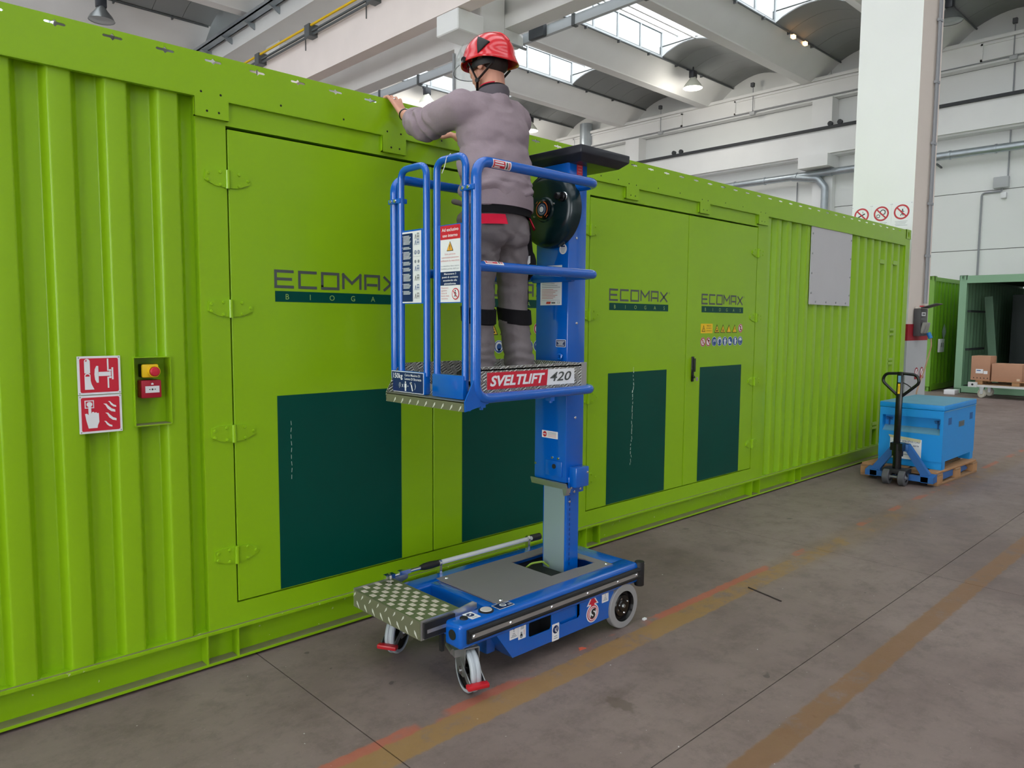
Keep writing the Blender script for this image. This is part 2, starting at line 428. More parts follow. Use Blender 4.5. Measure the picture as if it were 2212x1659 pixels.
# --- roof: V-shaped concrete beams along X, sheet vaults and shed skylights between them
PITCH = 4.345
TR = [8.55 + PITCH*k for k in range(-6, 8)]          # y of the near top edge of each beam
ZT, ZB = 11.25, 10.64
ceiling = B(-12, XW, -14, 42, 12.75, 12.9).build('ceiling', VAULT); tag(ceiling, kind='structure')
BAYS = ((-14.0, 10.15, -8.0, 6.5), (11.15, XW, 11.6, 23.0))      # x0, x1, skylight x0, x1
bpy.data.objects.remove(ceiling)
ceiling = bpy.data.objects.new('ceiling', None); COL.objects.link(ceiling); tag(ceiling, kind='structure')
def beam_prof(y): return [(y, ZT), (y+.83, ZB), (y+.86, ZB-.03), (y+1.24, ZB-.03), (y+1.27, ZB), (y+2.10, ZT), (y+1.98, ZT), (y+1.22, ZB+.12), (y+.88, ZB+.12), (y+.12, ZT)]
blabels = {'near': 'white V-shaped concrete roof beam over the green container bay', 'far': 'white V-shaped concrete roof beam running to the panelled end wall'}
for bi, (x0, x1, s0, s1) in enumerate(BAYS):
    for y in TR:
        o = MB().prism(beam_prof(y), 'x', x0, x1).build('roof_beam', CONC_W)
        tag(o, blabels['near' if bi == 0 else 'far'], 'beam', 'roof beams of the ' + ('near' if bi == 0 else 'far') + ' bay')
        sp = MB().tube([(x0+.1, y-.05, ZT-.05), (x1-.1, y-.05, ZT-.05)], .028, 8)
        for i in range(int((x1-x0)/1.7)): sp.box(x0+.8+i*1.7, x0+.84+i*1.7, y-.09, y+.02, ZT-.12, ZT-.03)
        sp.build('service_pipe', DARKPIPE, o)
# vault panels (shared meshes)
GAP = PITCH - 2.10
def vault_mesh(w):
    mb = MB(); n = 10; pts = []
    for i in range(n+1):
        t = i/n; y = -GAP*t; z = .30*math.sin(math.pi*t)**.9
        pts.append((y, z))
    k = mb.add([(0, p[0], p[1]) for p in pts]+[(w-.014, p[0], p[1]) for p in pts]+[(0, p[0], p[1]+.04) for p in pts]+[(w-.014, p[0], p[1]+.04) for p in pts])
    m = n+1
    for i in range(n):
        mb.face((k+i, k+i+1, k+m+i+1, k+m+i)); mb.face((k+2*m+i, k+3*m+i, k+3*m+i+1, k+2*m+i+1))
    for a in (0, m):
        for i in range(n): mb.face((k+a+i, k+2*m+a+i, k+2*m+a+i+1, k+a+i+1))
    return mb.mesh('vault_panel', VAULT, smooth=True, fixn=True)
cheek_mb = MB(); pts = [(0, .02)]+[(-GAP*i/10, .30*math.sin(math.pi*i/10)**.9+.05) for i in range(1, 10)]+[(-GAP, .05), (-GAP, .12), (0, .92)]
cheek_mb.prism(pts, 'x', 0, .06); cheek_me = cheek_mb.mesh('skylight_cheek', CONC_W)
def glass_material():
    m = bpy.data.materials.new('skylight_glass'); m.use_nodes = True; nt = m.node_tree; nt.nodes.clear()
    out = nt.nodes.new('ShaderNodeOutputMaterial'); t = nt.nodes.new('ShaderNodeBsdfTransparent'); t.inputs[0].default_value = (.37, .385, .39, 1)
    g = nt.nodes.new('ShaderNodeBsdfGlossy'); g.inputs['Roughness'].default_value = .1; mx = nt.nodes.new('ShaderNodeMixShader'); mx.inputs[0].default_value = .06
    nt.links.new(t.outputs[0], mx.inputs[1]); nt.links.new(g.outputs[0], mx.inputs[2]); nt.links.new(mx.outputs[0], out.inputs[0]); return m
GLASS = glass_material()
def translucent_material():
    m = bpy.data.materials.new('translucent_sheet'); m.use_nodes = True; nt = m.node_tree; nt.nodes.clear()
    out = nt.nodes.new('ShaderNodeOutputMaterial'); t = nt.nodes.new('ShaderNodeBsdfTranslucent'); t.inputs[0].default_value = (.34, .35, .352, 1)
    g = nt.nodes.new('ShaderNodeBsdfDiffuse'); g.inputs[0].default_value = (.7, .7, .7, 1); mx = nt.nodes.new('ShaderNodeMixShader'); mx.inputs[0].default_value = .3
    nt.links.new(t.outputs[0], mx.inputs[1]); nt.links.new(g.outputs[0], mx.inputs[2])
    tp = nt.nodes.new('ShaderNodeBsdfTransparent'); tp.inputs[0].default_value = (.38, .385, .39, 1); m2 = nt.nodes.new('ShaderNodeMixShader'); m2.inputs[0].default_value = .5
    nt.links.new(mx.outputs[0], m2.inputs[1]); nt.links.new(tp.outputs[0], m2.inputs[2]); nt.links.new(m2.outputs[0], out.inputs[0]); return m
TRANSL = translucent_material()
WFRAME = mat('window_frame', rgb(200, 204, 206), rough=.6)
wn = 0
pane_me = B(0, 1.27, -.006, .006, .05, .86).mesh('pane', GLASS)
mull_me = MB().box(-.03, .03, -.03, .03, .0, .92).mesh('mullion', WFRAME)
for bi, (x0, x1, s0, s1) in enumerate(BAYS):
    segs = [(s1, x1)] if bi else [(x0, s0), (s1, x1)]
    for si, (a, b) in enumerate(segs):
        n = max(1, round((b-a)/1.0)); w = (b-a)/n
        vm = vault_mesh(w)
        for y in TR:
            for i in range(n):
                o = link('vault_panel', vm, ceiling); o.location = (a+i*w+.007, y, ZT+.02)
    for y in TR:
        for cx in ([s1] if bi else [s0-.06, s1]):
            o = link('skylight_cheek', cheek_me, ceiling); o.location = (cx, y, ZT)
        # sloped translucent roof of the shed, with purlins
        sh = MB(); q = sh.add([(s0, y+.03, ZT+.92), (s1, y+.03, ZT+.92), (s1, y-GAP, ZT+.10), (s0, y-GAP, ZT+.10)])
        sh.face((q, q+1, q+2, q+3)); sh.build('shed_sheet', TRANSL, ceiling)
        pr_ = MB()
        for t in (.3, .62):
            yy = y+.03-(GAP+.03)*t; zz = ZT+.92-.82*t-.05; pr_.box(s0, s1, yy-.03, yy+.03, zz-.04, zz)
        pr_.build('purlin', CONC_W, ceiling)
        # glazing
        wn += 1
        n = round((s1-s0)/1.33); w = (s1-s0)/n
        win = bpy.data.objects.new('window_%d' % wn, None); COL.objects.link(win); win.location = (s0, y+.02, ZT); tag(win, kind='structure')
        MB().box(s0, s1, y-.02, y+.06, ZT-.02, ZT+.05).box(s0, s1, y-.02, y+.06, ZT+.86, ZT+.93).build('window_frame', WFRAME, win)
        for i in range(n):
            p = link('pane', pane_me, win); p.location = (i*w+.03, 0, 0)
        for i in range(n+1):
            p = link('mullion', mull_me, win); p.location = (i*w, 0, 0)
# roof outer sheet over everything except the skylight strips
ro = MB()
for (x0, x1, s0, s1) in BAYS:
    for y in TR:
        ro.box(x0, x1, y, y+2.1, ZT+.05, ZT+.09)
        for a, b in (((x0, s0), (s1, x1)) if s0 > x0+.6 else ((s1, x1),)): ro.box(a, b, y-GAP-.1, y+.1, ZT+.36, ZT+.40).box(a, b, y+.04, y+.1, ZT+.05, ZT+.36).box(a, b, y-GAP-.1, y-GAP-.04, ZT+.05, ZT+.36)
ro.box(10.1, 11.7, -20, TR[-1]+2, ZT+.36, ZT+.4)
ro.build('roof_deck', VAULT, ceiling)

# --- girders, crane beams, columns of the column row
def concrete(name, mb, label, cat, m=CONC_W, group=None, **kw):
    return tag(mb.build(name, m, **kw), label, cat, group)
concrete('roof_girder', B(10.1, 11.2, -14, 40, 10.12, ZB+.02).box(10.0, 11.3, -14, 40, 9.95, 10.12), 'white concrete girder carrying the roof beams on the column row', 'girder')
cb = B(9.9, 10.25, -14, 40, 8.03, 9.1)
concrete('crane_beam', cb, 'pale crane runway beam with a yellow conductor rail on the column corbels', 'crane beam', CONC_C)
concrete('crane_beam', B(11.3, 11.75, -14, 40, 8.0, 8.28).box(11.42, 11.63, -14, 40, 8.28, 9.1), 'flanged concrete crane beam behind the column row, above the grey cable trunking', 'crane beam')
COLY = ((17.75, 18.6, 'far', 'white concrete column seen between girder and crane beam, far behind the container'), (8.66, 9.55, 'mid', 'white concrete column with a corbel, rising behind the worker with the red helmet'))
for y0, y1, k, lb in COLY:
    t = thing('column', (11.0, (y0+y1)/2, 0), lb, 'column', 'concrete columns')
    B(10.6, 11.3, y0, y1, 0, 9.95).build('shaft', CONC_W, t, bev=.02, bseg=1)
    B(9.9, 10.61, y0-.1, y1-.28, 7.6, 8.025).build('corbel', CONC_W, t, bev=.02, bseg=1)
    B(11.29, 11.85, y0, y1-.1, 7.75, 7.995).build('corbel', CONC_W, t)
# column beside the container end: white face, cream flank, red band and grey foot
t = thing('column', (11.0, .42, 0), 'thick white column with a red band at the end of the green container', 'column')
mb = MB().use(CONC_W)
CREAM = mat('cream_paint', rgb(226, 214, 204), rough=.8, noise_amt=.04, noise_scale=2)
GREYP = mat('grey_paint', rgb(186, 188, 190), rough=.7, noise_amt=.05, noise_scale=4)
REDB = mat('red_band_paint', rgb(160, 20, 38), rough=.6)
sh = B(10.6, 11.38, .028, .814, 0, 9.95)
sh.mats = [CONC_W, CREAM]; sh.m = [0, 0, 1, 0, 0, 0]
sh.build('shaft', None, t, fixn=False)
B(10.592, 11.388, .02, .822, 0, 1.47).build('grey_foot', GREYP, t)
B(10.59, 11.39, .018, .824, 1.47, 1.69).build('red_band', REDB, t)
# conduit on that column
CONDUIT = mat('grey_conduit', rgb(150, 152, 156), rough=.5)
mb = MB()
for dx in (0, .055): mb.tube([(11.12+dx, -.004, 1.97), (11.12+dx, -.004, 9.7)], .017, 8)
for z in (2.6, 3.3, 4.1, 4.9, 5.7, 6.6): mb.box(11.09, 11.2, -.024, .017, z, z+.035)
tag(mb.build('conduit', CONDUIT), 'pair of grey conduits running up the red-banded column', 'conduit')

# --- services along the column row
mb = MB().use(YELLOW).tube([(9.72, -10, 9.16), (9.72, 39, 9.16)], .03, 8)
mb.use(DARKPIPE)
for k, (dx, dz) in enumerate(((.03, -.09), (.06, -.16))): mb.box(9.70+dx, 9.74+dx, -10, 39, 9.1+dz, 9.14+dz)
for i in range(17): mb.use(DARKPIPE).box(9.66, 9.92, -9+i*2.9, -8.75+i*2.9, 8.9, 9.2).tube([(9.88, -8.4+i*2.9, 8.72), (9.88, -8.4+i*2.9, 9.1)], .012, 6)
tag(mb.build('conductor_rail', None), 'yellow and dark crane conductor rail along the pale crane beam', 'conductor rail')
mb = MB().box(9.72, 9.98, -10, 39, 10.40, 10.43).box(9.72, 9.75, -10, 39, 10.40, 10.52).box(9.95, 9.98, -10, 39, 10.40, 10.56)
for i in range(30): mb.prism([(9.74, 10.40), (10.09, 10.40), (10.09, 10.22)], 'y', -9+i*1.6, -8.95+i*1.6)
tag(mb.build('cable_tray', GALV), 'grey metal cable tray on brackets along the roof girder', 'cable tray')
TRUNK = mat('trunking_grey', rgb(196, 202, 208), rough=.5)
t = thing('cable_trunking', (11.5, 9, 7.79), 'grey metal busbar trunking with a dark tap-off box behind the column', 'trunking')
B(11.92, 12.02, -10, 39, 7.86, 8.06).build('duct', TRUNK, t)
for i in range(26):
    B(11.90, 12.04, -9+i*1.8, -8.92+i*1.8, 7.84, 8.08).build('joint_clamp', DARKPIPE, t)
B(11.80, 11.92, 8.0, 8.45, 7.82, 8.09).build('tap_off_box', mat('dark_grey_box', rgb(70, 74, 80), rough=.5), t, bev=.02)
mb = MB().tube(rounded([(10.95, 8.62, 7.0), (10.95, 8.62, 7.7), (11.9, 8.62, 7.7)], .1), .03, 8)
tag(mb.build('conduit', CONDUIT), 'grey bent conduit from the column face to the busbar trunking', 'conduit')
mb = MB().tube([(10.56, 9.5, 0), (10.56, 9.5, 7.5)], .03, 8)
tag(mb.build('conduit', CONDUIT), 'vertical grey conduit on the column behind the worker', 'conduit')

# --- end wall: ring beams, pilasters, crane beam, ventilation pipe
concrete('wall_beam', B(27.62, XW, -20, 40, 9.93, 10.72).box(27.5, XW, -20, 40, 10.62, 10.73), 'white concrete ring beam under the roof beams on the end wall', 'beam')
for i in range(7):
    y0 = -19.6+i*8.66
    B(27.56, 27.63, y0, y0+6.2, 10.04, 10.10).box(27.56, 27.63, y0, y0+6.2, 10.52, 10.58).box(27.56, 27.63, y0, y0+.06, 10.04, 10.58).box(27.56, 27.63, y0+6.14, y0+6.2, 10.04, 10.58).build('panel_frame', CONC_W, bpy.data.objects['wall_beam'])
concrete('crane_beam', B(27.4, XW, -20, 40, 7.9, 8.76).box(27.55, XW, -20, 40, 7.84, 7.9), 'white crane runway beam fixed along the end wall under a black rail', 'crane beam')
mb = B(27.3, 27.42, -20, 40, 8.76, 8.86)
for y in (8.2, 8.55, 14.9, 15.25, 2.0): mb.lathe([(0, 0), (.09, 0), (.09, .1), (0, .1)], (27.3, y, 8.93), (1, 0, 0), 10)
tag(mb.build('crane_rail', mat('black_rail', rgb(48, 50, 54), rough=.6)), 'black crane rail on top of the end wall crane beam', 'rail')
for y0, lb in ((8.55, 'left of the red-banded column'), (17.2, 'far along the end wall'), (-.1, 'above the pale green container')):
    concrete('pilaster', B(27.45, 27.995, y0, y0+.75, 8.87, 9.92), 'short white pilaster between crane rail and ring beam, ' + lb, 'pilaster', group='end wall pilasters')
    concrete('wall_column', B(27.72, 27.995, y0, y0+.75, 0, 7.38), 'white column strip rising up the end wall, ' + lb, 'column', group='end wall columns')
    concrete('corbel_block', B(27.0, 27.99, y0-.1, y0+1.0, 7.4, 7.83), 'white corbel block under the end wall crane beam, ' + lb, 'corbel', group='end wall corbels')
t = thing('ventilation_pipe', (27.7, 6, 7.2), 'galvanised round ventilation pipe along the end wall with a downpipe', 'pipe')
MB().tube([(27.55, -12, 7.24), (27.55, 17.5, 7.24)], .13, 16).build('main_pipe', GALV, t, smooth=True)
rg = MB().lathe([(.13, 0), (.15, 0), (.15, .05), (.13, .05)], (27.55, 0, 7.24), (0, 1, 0), 16).mesh('pipe_flange', GALV, origin=(27.55, 0, 7.24), smooth=True)
for i in range(22):
    o = link('pipe_flange', rg, t); o.location = (27.55-27.7, -11+i*1.3-6, .04)
MB().tube(rounded([(27.55, 10.0, 7.22), (27.5, 9.0, 7.05), (27.5, 8.72, 6.7), (27.5, 8.72, .2)], .25), .13, 14).build('downpipe', GALV, t, smooth=True)
for i in range(5):
    MB().bar((27.5, -3+i*4, 7.0), (28.0, -3+i*4, 6.95), .05, .05).build('pipe_bracket', DARKPIPE, t)
mb = MB().box(27.3, 27.95, 20.2, 20.8, 9.3, 10.0).tube([(27.55, 20.4, 10.0), (27.55, 20.4, 11.1)], .3, 16)
tag(mb.build('ventilation_duct', GALV), 'galvanised vertical duct on the end wall far beyond the container', 'duct')
mb = MB().tube([(27.57, -12, 10.0), (27.57, 20, 10.0)], .02, 6)
mb2 = MB()
DET = mat('detector_grey', rgb(90, 92, 96), rough=.5)
for i, (y, lb) in enumerate(((11.75, 'between the roof beams left of the red-banded column'), (16.1, 'on the wall right of the galvanised duct'), (3.0, 'above the pale green container'))):
    t = thing('wall_detector', (27.55, y, 9.95), 'small grey detector on a rising conduit ' + lb, 'detector', 'wall detectors')
    MB().tube([(27.53, y, 9.98), (27.53, y, 10.95)], .018, 6).build('conduit', CONDUIT, t)
    B(27.42, 27.55, y-.06, y+.06, 10.95, 11.1).build('head', DET, t)
    B(27.48, 27.6, y-.1, y+.1, 9.88, 10.0).build('junction_box', GREYP, t)
tag(mb.build('conduit', CONDUIT), 'thin grey conduit along the end wall ring beam', 'conduit')
# junction box on the end wall
t = thing('junction_box', (27.9, 3.25, 6.2), 'grey electrical box with bent conduit on the end wall', 'electrical box')
B(27.82, XW, 3.0, 3.42, 6.05, 6.4).build('box_body', GREYP, t, bev=.02)
B(27.85, XW, 3.05, 3.2, 5.72, 5.9).build('switch_box', WHITE, t, bev=.01)
MB().tube(rounded([(27.95, 3.2, 6.05), (27.95, 3.2, 5.95), (27.95, 3.75, 5.95), (27.95, 3.75, .5)], .12), .03, 8).build('conduit', CONDUIT, t)
MB().tube([(27.95, 3.05, 6.4), (27.95, 3.05, 9.9)], .022, 6).build('conduit', CONDUIT, t)
mb = MB().tube([(27.95, 10.0, .5), (27.95, 10.0, 7.1)], .022, 6)
tag(mb.build('conduit', CONDUIT), 'thin vertical conduit beside the downpipe on the end wall', 'conduit')

# --- high-bay lamps
LAMPS = [((6.79, 21.23), False, 'dark unlit high-bay lamp hanging over the container end with the fire signs'), ((18.70, 21.23), True, 'lit bell lamp hanging behind the worker\'s outstretched arm'),
         ((24.60, 21.23), True, 'lit bell lamp hanging just beside the worker\'s shoulder'), ((24.49, 12.53), True, 'lit bell lamp hanging from the roof beam between the skylights and the end wall'),
         ((24.45, 3.93), False, 'dark unlit high-bay lamp hanging right of the red-banded column')]
LAMPB = mat('lamp_housing', rgb(46, 48, 54), rough=.4)
LAMPS_SH = mat('lamp_shade', rgb(120, 122, 122), rough=.3, metal=.6)
LAMPS_LIT = mat('lamp_shade_lit', rgb(205, 205, 190), rough=.2)  # paler copy for lit lamps, their glow put into the reflector colour
GLOW = mat('lamp_glow', (1, 1, .95, 1), emit=6)
LENS = mat('lamp_lens', rgb(170, 176, 178), rough=.2)
HALO = mat('halogen_glow', rgb(255, 190, 120), emit=5)
for (x, y), lit, lb in LAMPS:
    t = thing('high_bay_lamp', (x, y, 10.5), lb, 'lamp', 'high-bay lamps')
    MB().box(x-.14, x+.14, y-.1, y+.1, 10.78, 11.05).cyl((x, y, 11.0), (x, y, 11.2), .03).build('gear_box', LAMPB, t, bev=.03)
    MB().lathe([(.1, .40), (.12, .36), (.17, .28), (.30, .12), (.36, 0), (.35, 0), (.29, .12), (.16, .27), (.09, .38)], (x, y, 10.42), (0, 0, 1), 20).build('reflector', LAMPS_LIT if lit else LAMPS_SH, t, smooth=True)
    MB().lathe([(0, -.03), (.2, -.02), (.345, .01), (.345, .03), (0, .03)], (x, y, 10.42), (0, 0, 1), 20).build('lens', GLOW if lit else LENS, t, smooth=True)
    MB().bar((x, y, 11.03), (x, y+.28, 11.16), .04, .04).build('arm', LAMPB, t)
    if lit:
        d = bpy.data.lights.new('lamp_light', 'POINT'); d.energy = 120; d.color = (1, .95, .85); d.shadow_soft_size = .3
        o = bpy.data.objects.new('lamp_light', d); COL.objects.link(o); o.location = (0, 0, -.2); o.parent = t
t = thing('heater_lamp', (24.3, 8.4, 11.0), 'small twin orange halogen lamp under the roof beam pipe', 'lamp')
for x in (23.9, 24.75): B(x-.08, x+.08, 8.32, 8.42, 10.98, 11.08).build('halogen_bulb', HALO, t)
B(23.8, 24.85, 8.42, 8.46, 11.0, 11.1).build('mount', WFRAME, t)
# ================================================================ GREEN MACHINE CONTAINER
def DX(x): return x*1.0057
def DZ(z): return 1.686+(z-1.686)*1.0057
DUST = mat('dusty_green', rgb(128, 128, 84), rough=.9, noise_amt=.2, noise_scale=14)
YD = .02
def chipped():
    m = GREEN.copy(); m.name = 'green_paint_chipped'; nt = m.node_tree; p = nt.nodes['Principled BSDF']
    src = p.inputs['Base Color'].links[0].from_socket
    tc = nt.nodes.new('ShaderNodeTexCoord'); n = nt.nodes.new('ShaderNodeTexNoise'); n.inputs['Scale'].default_value = 34; n.inputs['Detail'].default_value = 3
    n2 = nt.nodes.new('ShaderNodeTexNoise'); n2.inputs['Scale'].default_value = 3; nt.links.new(tc.outputs['Object'], n.inputs['Vector']); nt.links.new(tc.outputs['Object'], n2.inputs['Vector'])
    a = nt.nodes.new('ShaderNodeMath'); a.operation = 'MULTIPLY_ADD'; a.inputs[1].default_value = .16; nt.links.new(n2.outputs['Fac'], a.inputs[0]); nt.links.new(n.outputs['Fac'], a.inputs[2])
    g = nt.nodes.new('ShaderNodeMath'); g.operation = 'GREATER_THAN'; g.inputs[1].default_value = .80; nt.links.new(a.outputs[0], g.inputs[0])
    mx = nt.nodes.new('ShaderNodeMix'); mx.data_type = 'RGBA'; mx.inputs[7].default_value = rgb(196, 206, 150)
    nt.links.new(g.outputs[0], mx.inputs[0]); nt.links.new(src, mx.inputs[6]); nt.links.new(mx.outputs[2], p.inputs['Base Color']); return m
def corr_mesh(x0, x1, z0, z1, phase, pitch=.2122, crest=.083, slope=.025, yc=.022, yt=.070):
    xs_ = []; k0 = math.floor((x0-phase)/pitch)-1
    for k in range(k0, math.ceil((x1-phase)/pitch)+2):
        b = phase+k*pitch
        xs_ += [(b, yc), (b+crest, yc), (b+crest+slope, yt), (b+pitch-slope, yt)]
    def yat(x):
        for (a, ya), (b, yb) in zip(xs_, xs_[1:]):
            if a <= x <= b: return ya+(yb-ya)*(x-a)/(b-a)
        return yt
    pts = [(x0, yat(x0))]+[p for p in xs_ if x0 < p[0] < x1]+[(x1, yat(x1))]
    mb = MB(); n = len(pts)
    k = mb.add([(x, y, z0) for x, y in pts]+[(x, y, z1) for x, y in pts])
    for i in range(n-1): mb.face((k+i, k+i+1, k+n+i+1, k+n+i))
    return mb
def rounded_corr(mb, name, parent, m=GREEN):
    o = mb.build(name, m, parent, fixn=False)
    bm = bmesh.new(); bm.from_mesh(o.data)
    ed = [e for e in bm.edges if len(e.link_faces) == 2]
    bmesh.ops.bevel(bm, geom=ed, offset=.007, segments=3, affect='EDGES', profile=.5)
    bm.to_mesh(o.data); bm.free()
    o.data.polygons.foreach_set('use_smooth', [True]*len(o.data.polygons)); o.data.set_sharp_from_angle(angle=R_(50))
    return o
cont = thing('machine_container', (4.4, 1.2, 0), 'long bright green machine container with double doors behind the lift', 'container')
XL, XR = -1.73, 10.463
PH = DX(.753)
NX0, NX1, NZ0, NZ1 = DX(1.033), DX(1.187), DZ(1.213), DZ(1.517)
for (a, b, c, d) in ((XL+.13, NX0, .17, 2.71), (NX0, NX1, .17, NZ0), (NX0, NX1, NZ1, 2.71), (NX1, 1.345, .17, 2.71), (6.70, 10.33, .17, 2.71)):
    rounded_corr(corr_mesh(a, b, c, d, PH), 'corrugated_wall', cont)
# frame around the doors
D1 = (DX(1.475), DX(2.684), DX(3.886)); D2 = (DX(4.088), DX(5.343), DX(6.492))
DB, DT = DZ(.302), DZ(2.574)
frame = MB().plate([(1.34, .17), (6.72, .17), (6.72, 2.71), (1.34, 2.71)], [[(d[0]-.004, DB-.006), (d[2]+.004, DB-.006), (d[2]+.004, DT+.014), (d[0]-.004, DT+.014)] for d in (D1, D2)], 'y', YD, YD+.05)
frame.build('door_frame', GREEN, cont)
B(1.36, 6.70, .075, .08, .2, 2.68).build('door_seal', SEAM, cont)
# top rail with slots and hanging lugs
TABS = [(1.332, 1.489), (2.342, 2.497), (3.345, 3.50), (4.498, 4.656), (5.499, 5.656), (6.50, 6.684)]
outline = [(XL+.15, 2.70)]
for a, b in TABS: outline += [(a, 2.70), (a, 2.611), (b, 2.611), (b, 2.70)]
outline += [(10.31, 2.70), (10.31, 2.896), (XL+.15, 2.896)]
slots = []
for k in range(-11, 45):
    c = .788+.2112*k
    if c < XL+.25 or c > 10.2: continue
    z = 2.866; w, h, e = .040, .0055, .009
    slots.append([(c-w, z-h*.2), (c-w*.85, z-h), (c-e, z-h), (c, z-h-e), (c+e, z-h), (c+w*.85, z-h), (c+w, z+h*.2), (c+w*.85, z+h), (c+e, z+h), (c, z+h+e), (c-e, z+h), (c-w*.85, z+h)])
MB().plate(outline, slots, 'y', 0, .005).build('top_rail', GREEN, cont)
lip = MB(); edges_ = [XL+.15]+[v for t_ in TABS for v in t_]+[10.31]
for i in range(0, len(edges_), 2): lip.box(edges_[i], edges_[i+1], .0005, .024, 2.697, 2.703)
for a, b in TABS: lip.box(a, a+.005, .0005, .02, 2.611, 2.70).box(b-.005, b, .0005, .02, 2.611, 2.70).box(a, b, .0005, .02, 2.611, 2.616)
lip.build('rail_lip', GREEN, cont)
bh = Decal((0, -.0004, 0), (1, 0, 0), (0, 0, 1))
for a, b in TABS[1:]+[(1.332, 1.46)]:
    for dx, z in ((.03, 2.722), (.12, 2.722), (.055, 2.64), (.11, 2.64)): bh.disc(a+dx, z, .0055, 0, SEAM, 10)
for x in (1.75, 2.1, 2.75, 3.1, 3.8, 4.2, 4.4, 4.9, 5.2, 5.9, 6.2): bh.disc(x, 2.735, .0055, 0, SEAM, 10)
bh.build('bolt_hole', cont)['kind'] = 'stuff'
B(XL+.12, 10.33, .03, 2.40, 2.78, 2.80).build('roof_sheet', GREEN, cont)
B(XL+.1, 10.36, 2.41, 2.44, .17, 2.896).build('rear_wall', GREEN_PLAIN, cont)
B(10.40, 10.45, .08, 2.41, .17, 2.8).box(XL+.02, XL+.07, .08, 2.41, .17, 2.8).box(XL+.14, 10.32, .09, 2.41, .16, .18).build('end_wall', GREEN, cont)
for x0, x1 in ((XL, XL+.15), (10.315, XR)):
    for y0, y1 in ((0.004, .12), (2.32, 2.436)): B(x0, x1, y0, y1, .11, 2.79).build('corner_post', GREEN, cont)
def casting(x0, z0, y0, name='corner_casting', parent=cont, m=GREEN):
    w = .17
    hole = [(x0+.075+.022*math.cos(R_(a)), z0+.058+.036*math.sin(R_(a))) for a in range(0, 360, 24)]
    o = MB().plate([(x0-.008, z0), (x0+.158, z0), (x0+.158, z0+.118), (x0-.008, z0+.118)], [hole], 'y', y0, y0+.012).box(x0-.008, x0+.158, y0+.04, y0+.17, z0, z0+.118).box(x0-.008, x0+.0, y0, y0+.04, z0, z0+.118).box(x0+.15, x0+.158, y0, y0+.04, z0, z0+.118).box(x0-.008, x0+.158, y0+.001, y0+.04, z0+.11, z0+.118)
    return o.build(name, m, parent)
for x in (XL, 10.312):
    for z in (2.785, .004):
        for y in (-.004, 2.28): casting(x, z, y)
# bottom rail
MB().box(XL+.15, 10.31, 0, .085, .166, .178).box(XL+.15, 10.31, .07, .08, .02, .17).build('bottom_rail', chipped(), cont)
MB().box(XL+.15, 10.31, .004, .085, .016, .024).build('rail_flange', DUST, cont)
MB().box(XL+.15, 10.31, 0, .004, .014, .026).build('flange_edge', GREEN, cont)
MB().box(XL+.15, 10.31, .0125, .02, .178, .181).build('dust_line', DUST, cont)
for x in (1.323, 1.474, 4.105, 4.26, 6.545, 6.70, 7.44, 7.585, -.2, -.05):
    MB().box(x-.004, x+.004, .002, .072, .024, .167).build('stiffener', GREEN, cont)
# recessed niche
nm = MB().box(NX0, NX1, .085, .09, NZ0, NZ1).box(NX0-.002, NX0+.002, .008, .088, NZ0, NZ1).box(NX1-.002, NX1+.002, .008, .088, NZ0, NZ1).box(NX0, NX1, .008, .088, NZ0-.002, NZ0+.002).box(NX0, NX1, .008, .088, NZ1-.002, NZ1+.002)
nm.build('niche', GREEN, cont)
B(NX0, NX1, .012, .084, NZ0+.002, NZ0+.0035).build('niche_dust', DUST, cont)
# hinges
def hinge(x, z, parent, mirror=1):
    mb = MB()
    pl = [(.0, .042), (-.07, .042), (-.105, .034), (-.108, -.012), (-.06, -.034), (.0, -.040)]
    pr_ = [(.0, .040), (.055, .040), (.108, .018), (.108, -.012), (.055, -.036), (.0, -.040)]
    for pp in (pl, pr_): mb.prism([(x+mirror*a, z+b) for a, b in pp], 'y', YD-.007, YD)
    mb.cyl((x, YD-.010, z-.043), (x, YD-.010, z+.043), .0105, n=10)
    for a, b in ((-.092, .02), (-.092, -.012), (-.035, .03), (-.035, -.028), (.055, .028), (.055, -.026), (.098, .004)):
        mb.lathe([(.0085, 0), (.0065, .004), (0, .005)], (x+mirror*a, YD-.007, z+b), (0, -1, 0), 8)
    return mb.build('hinge', GREEN, parent, smooth=True)
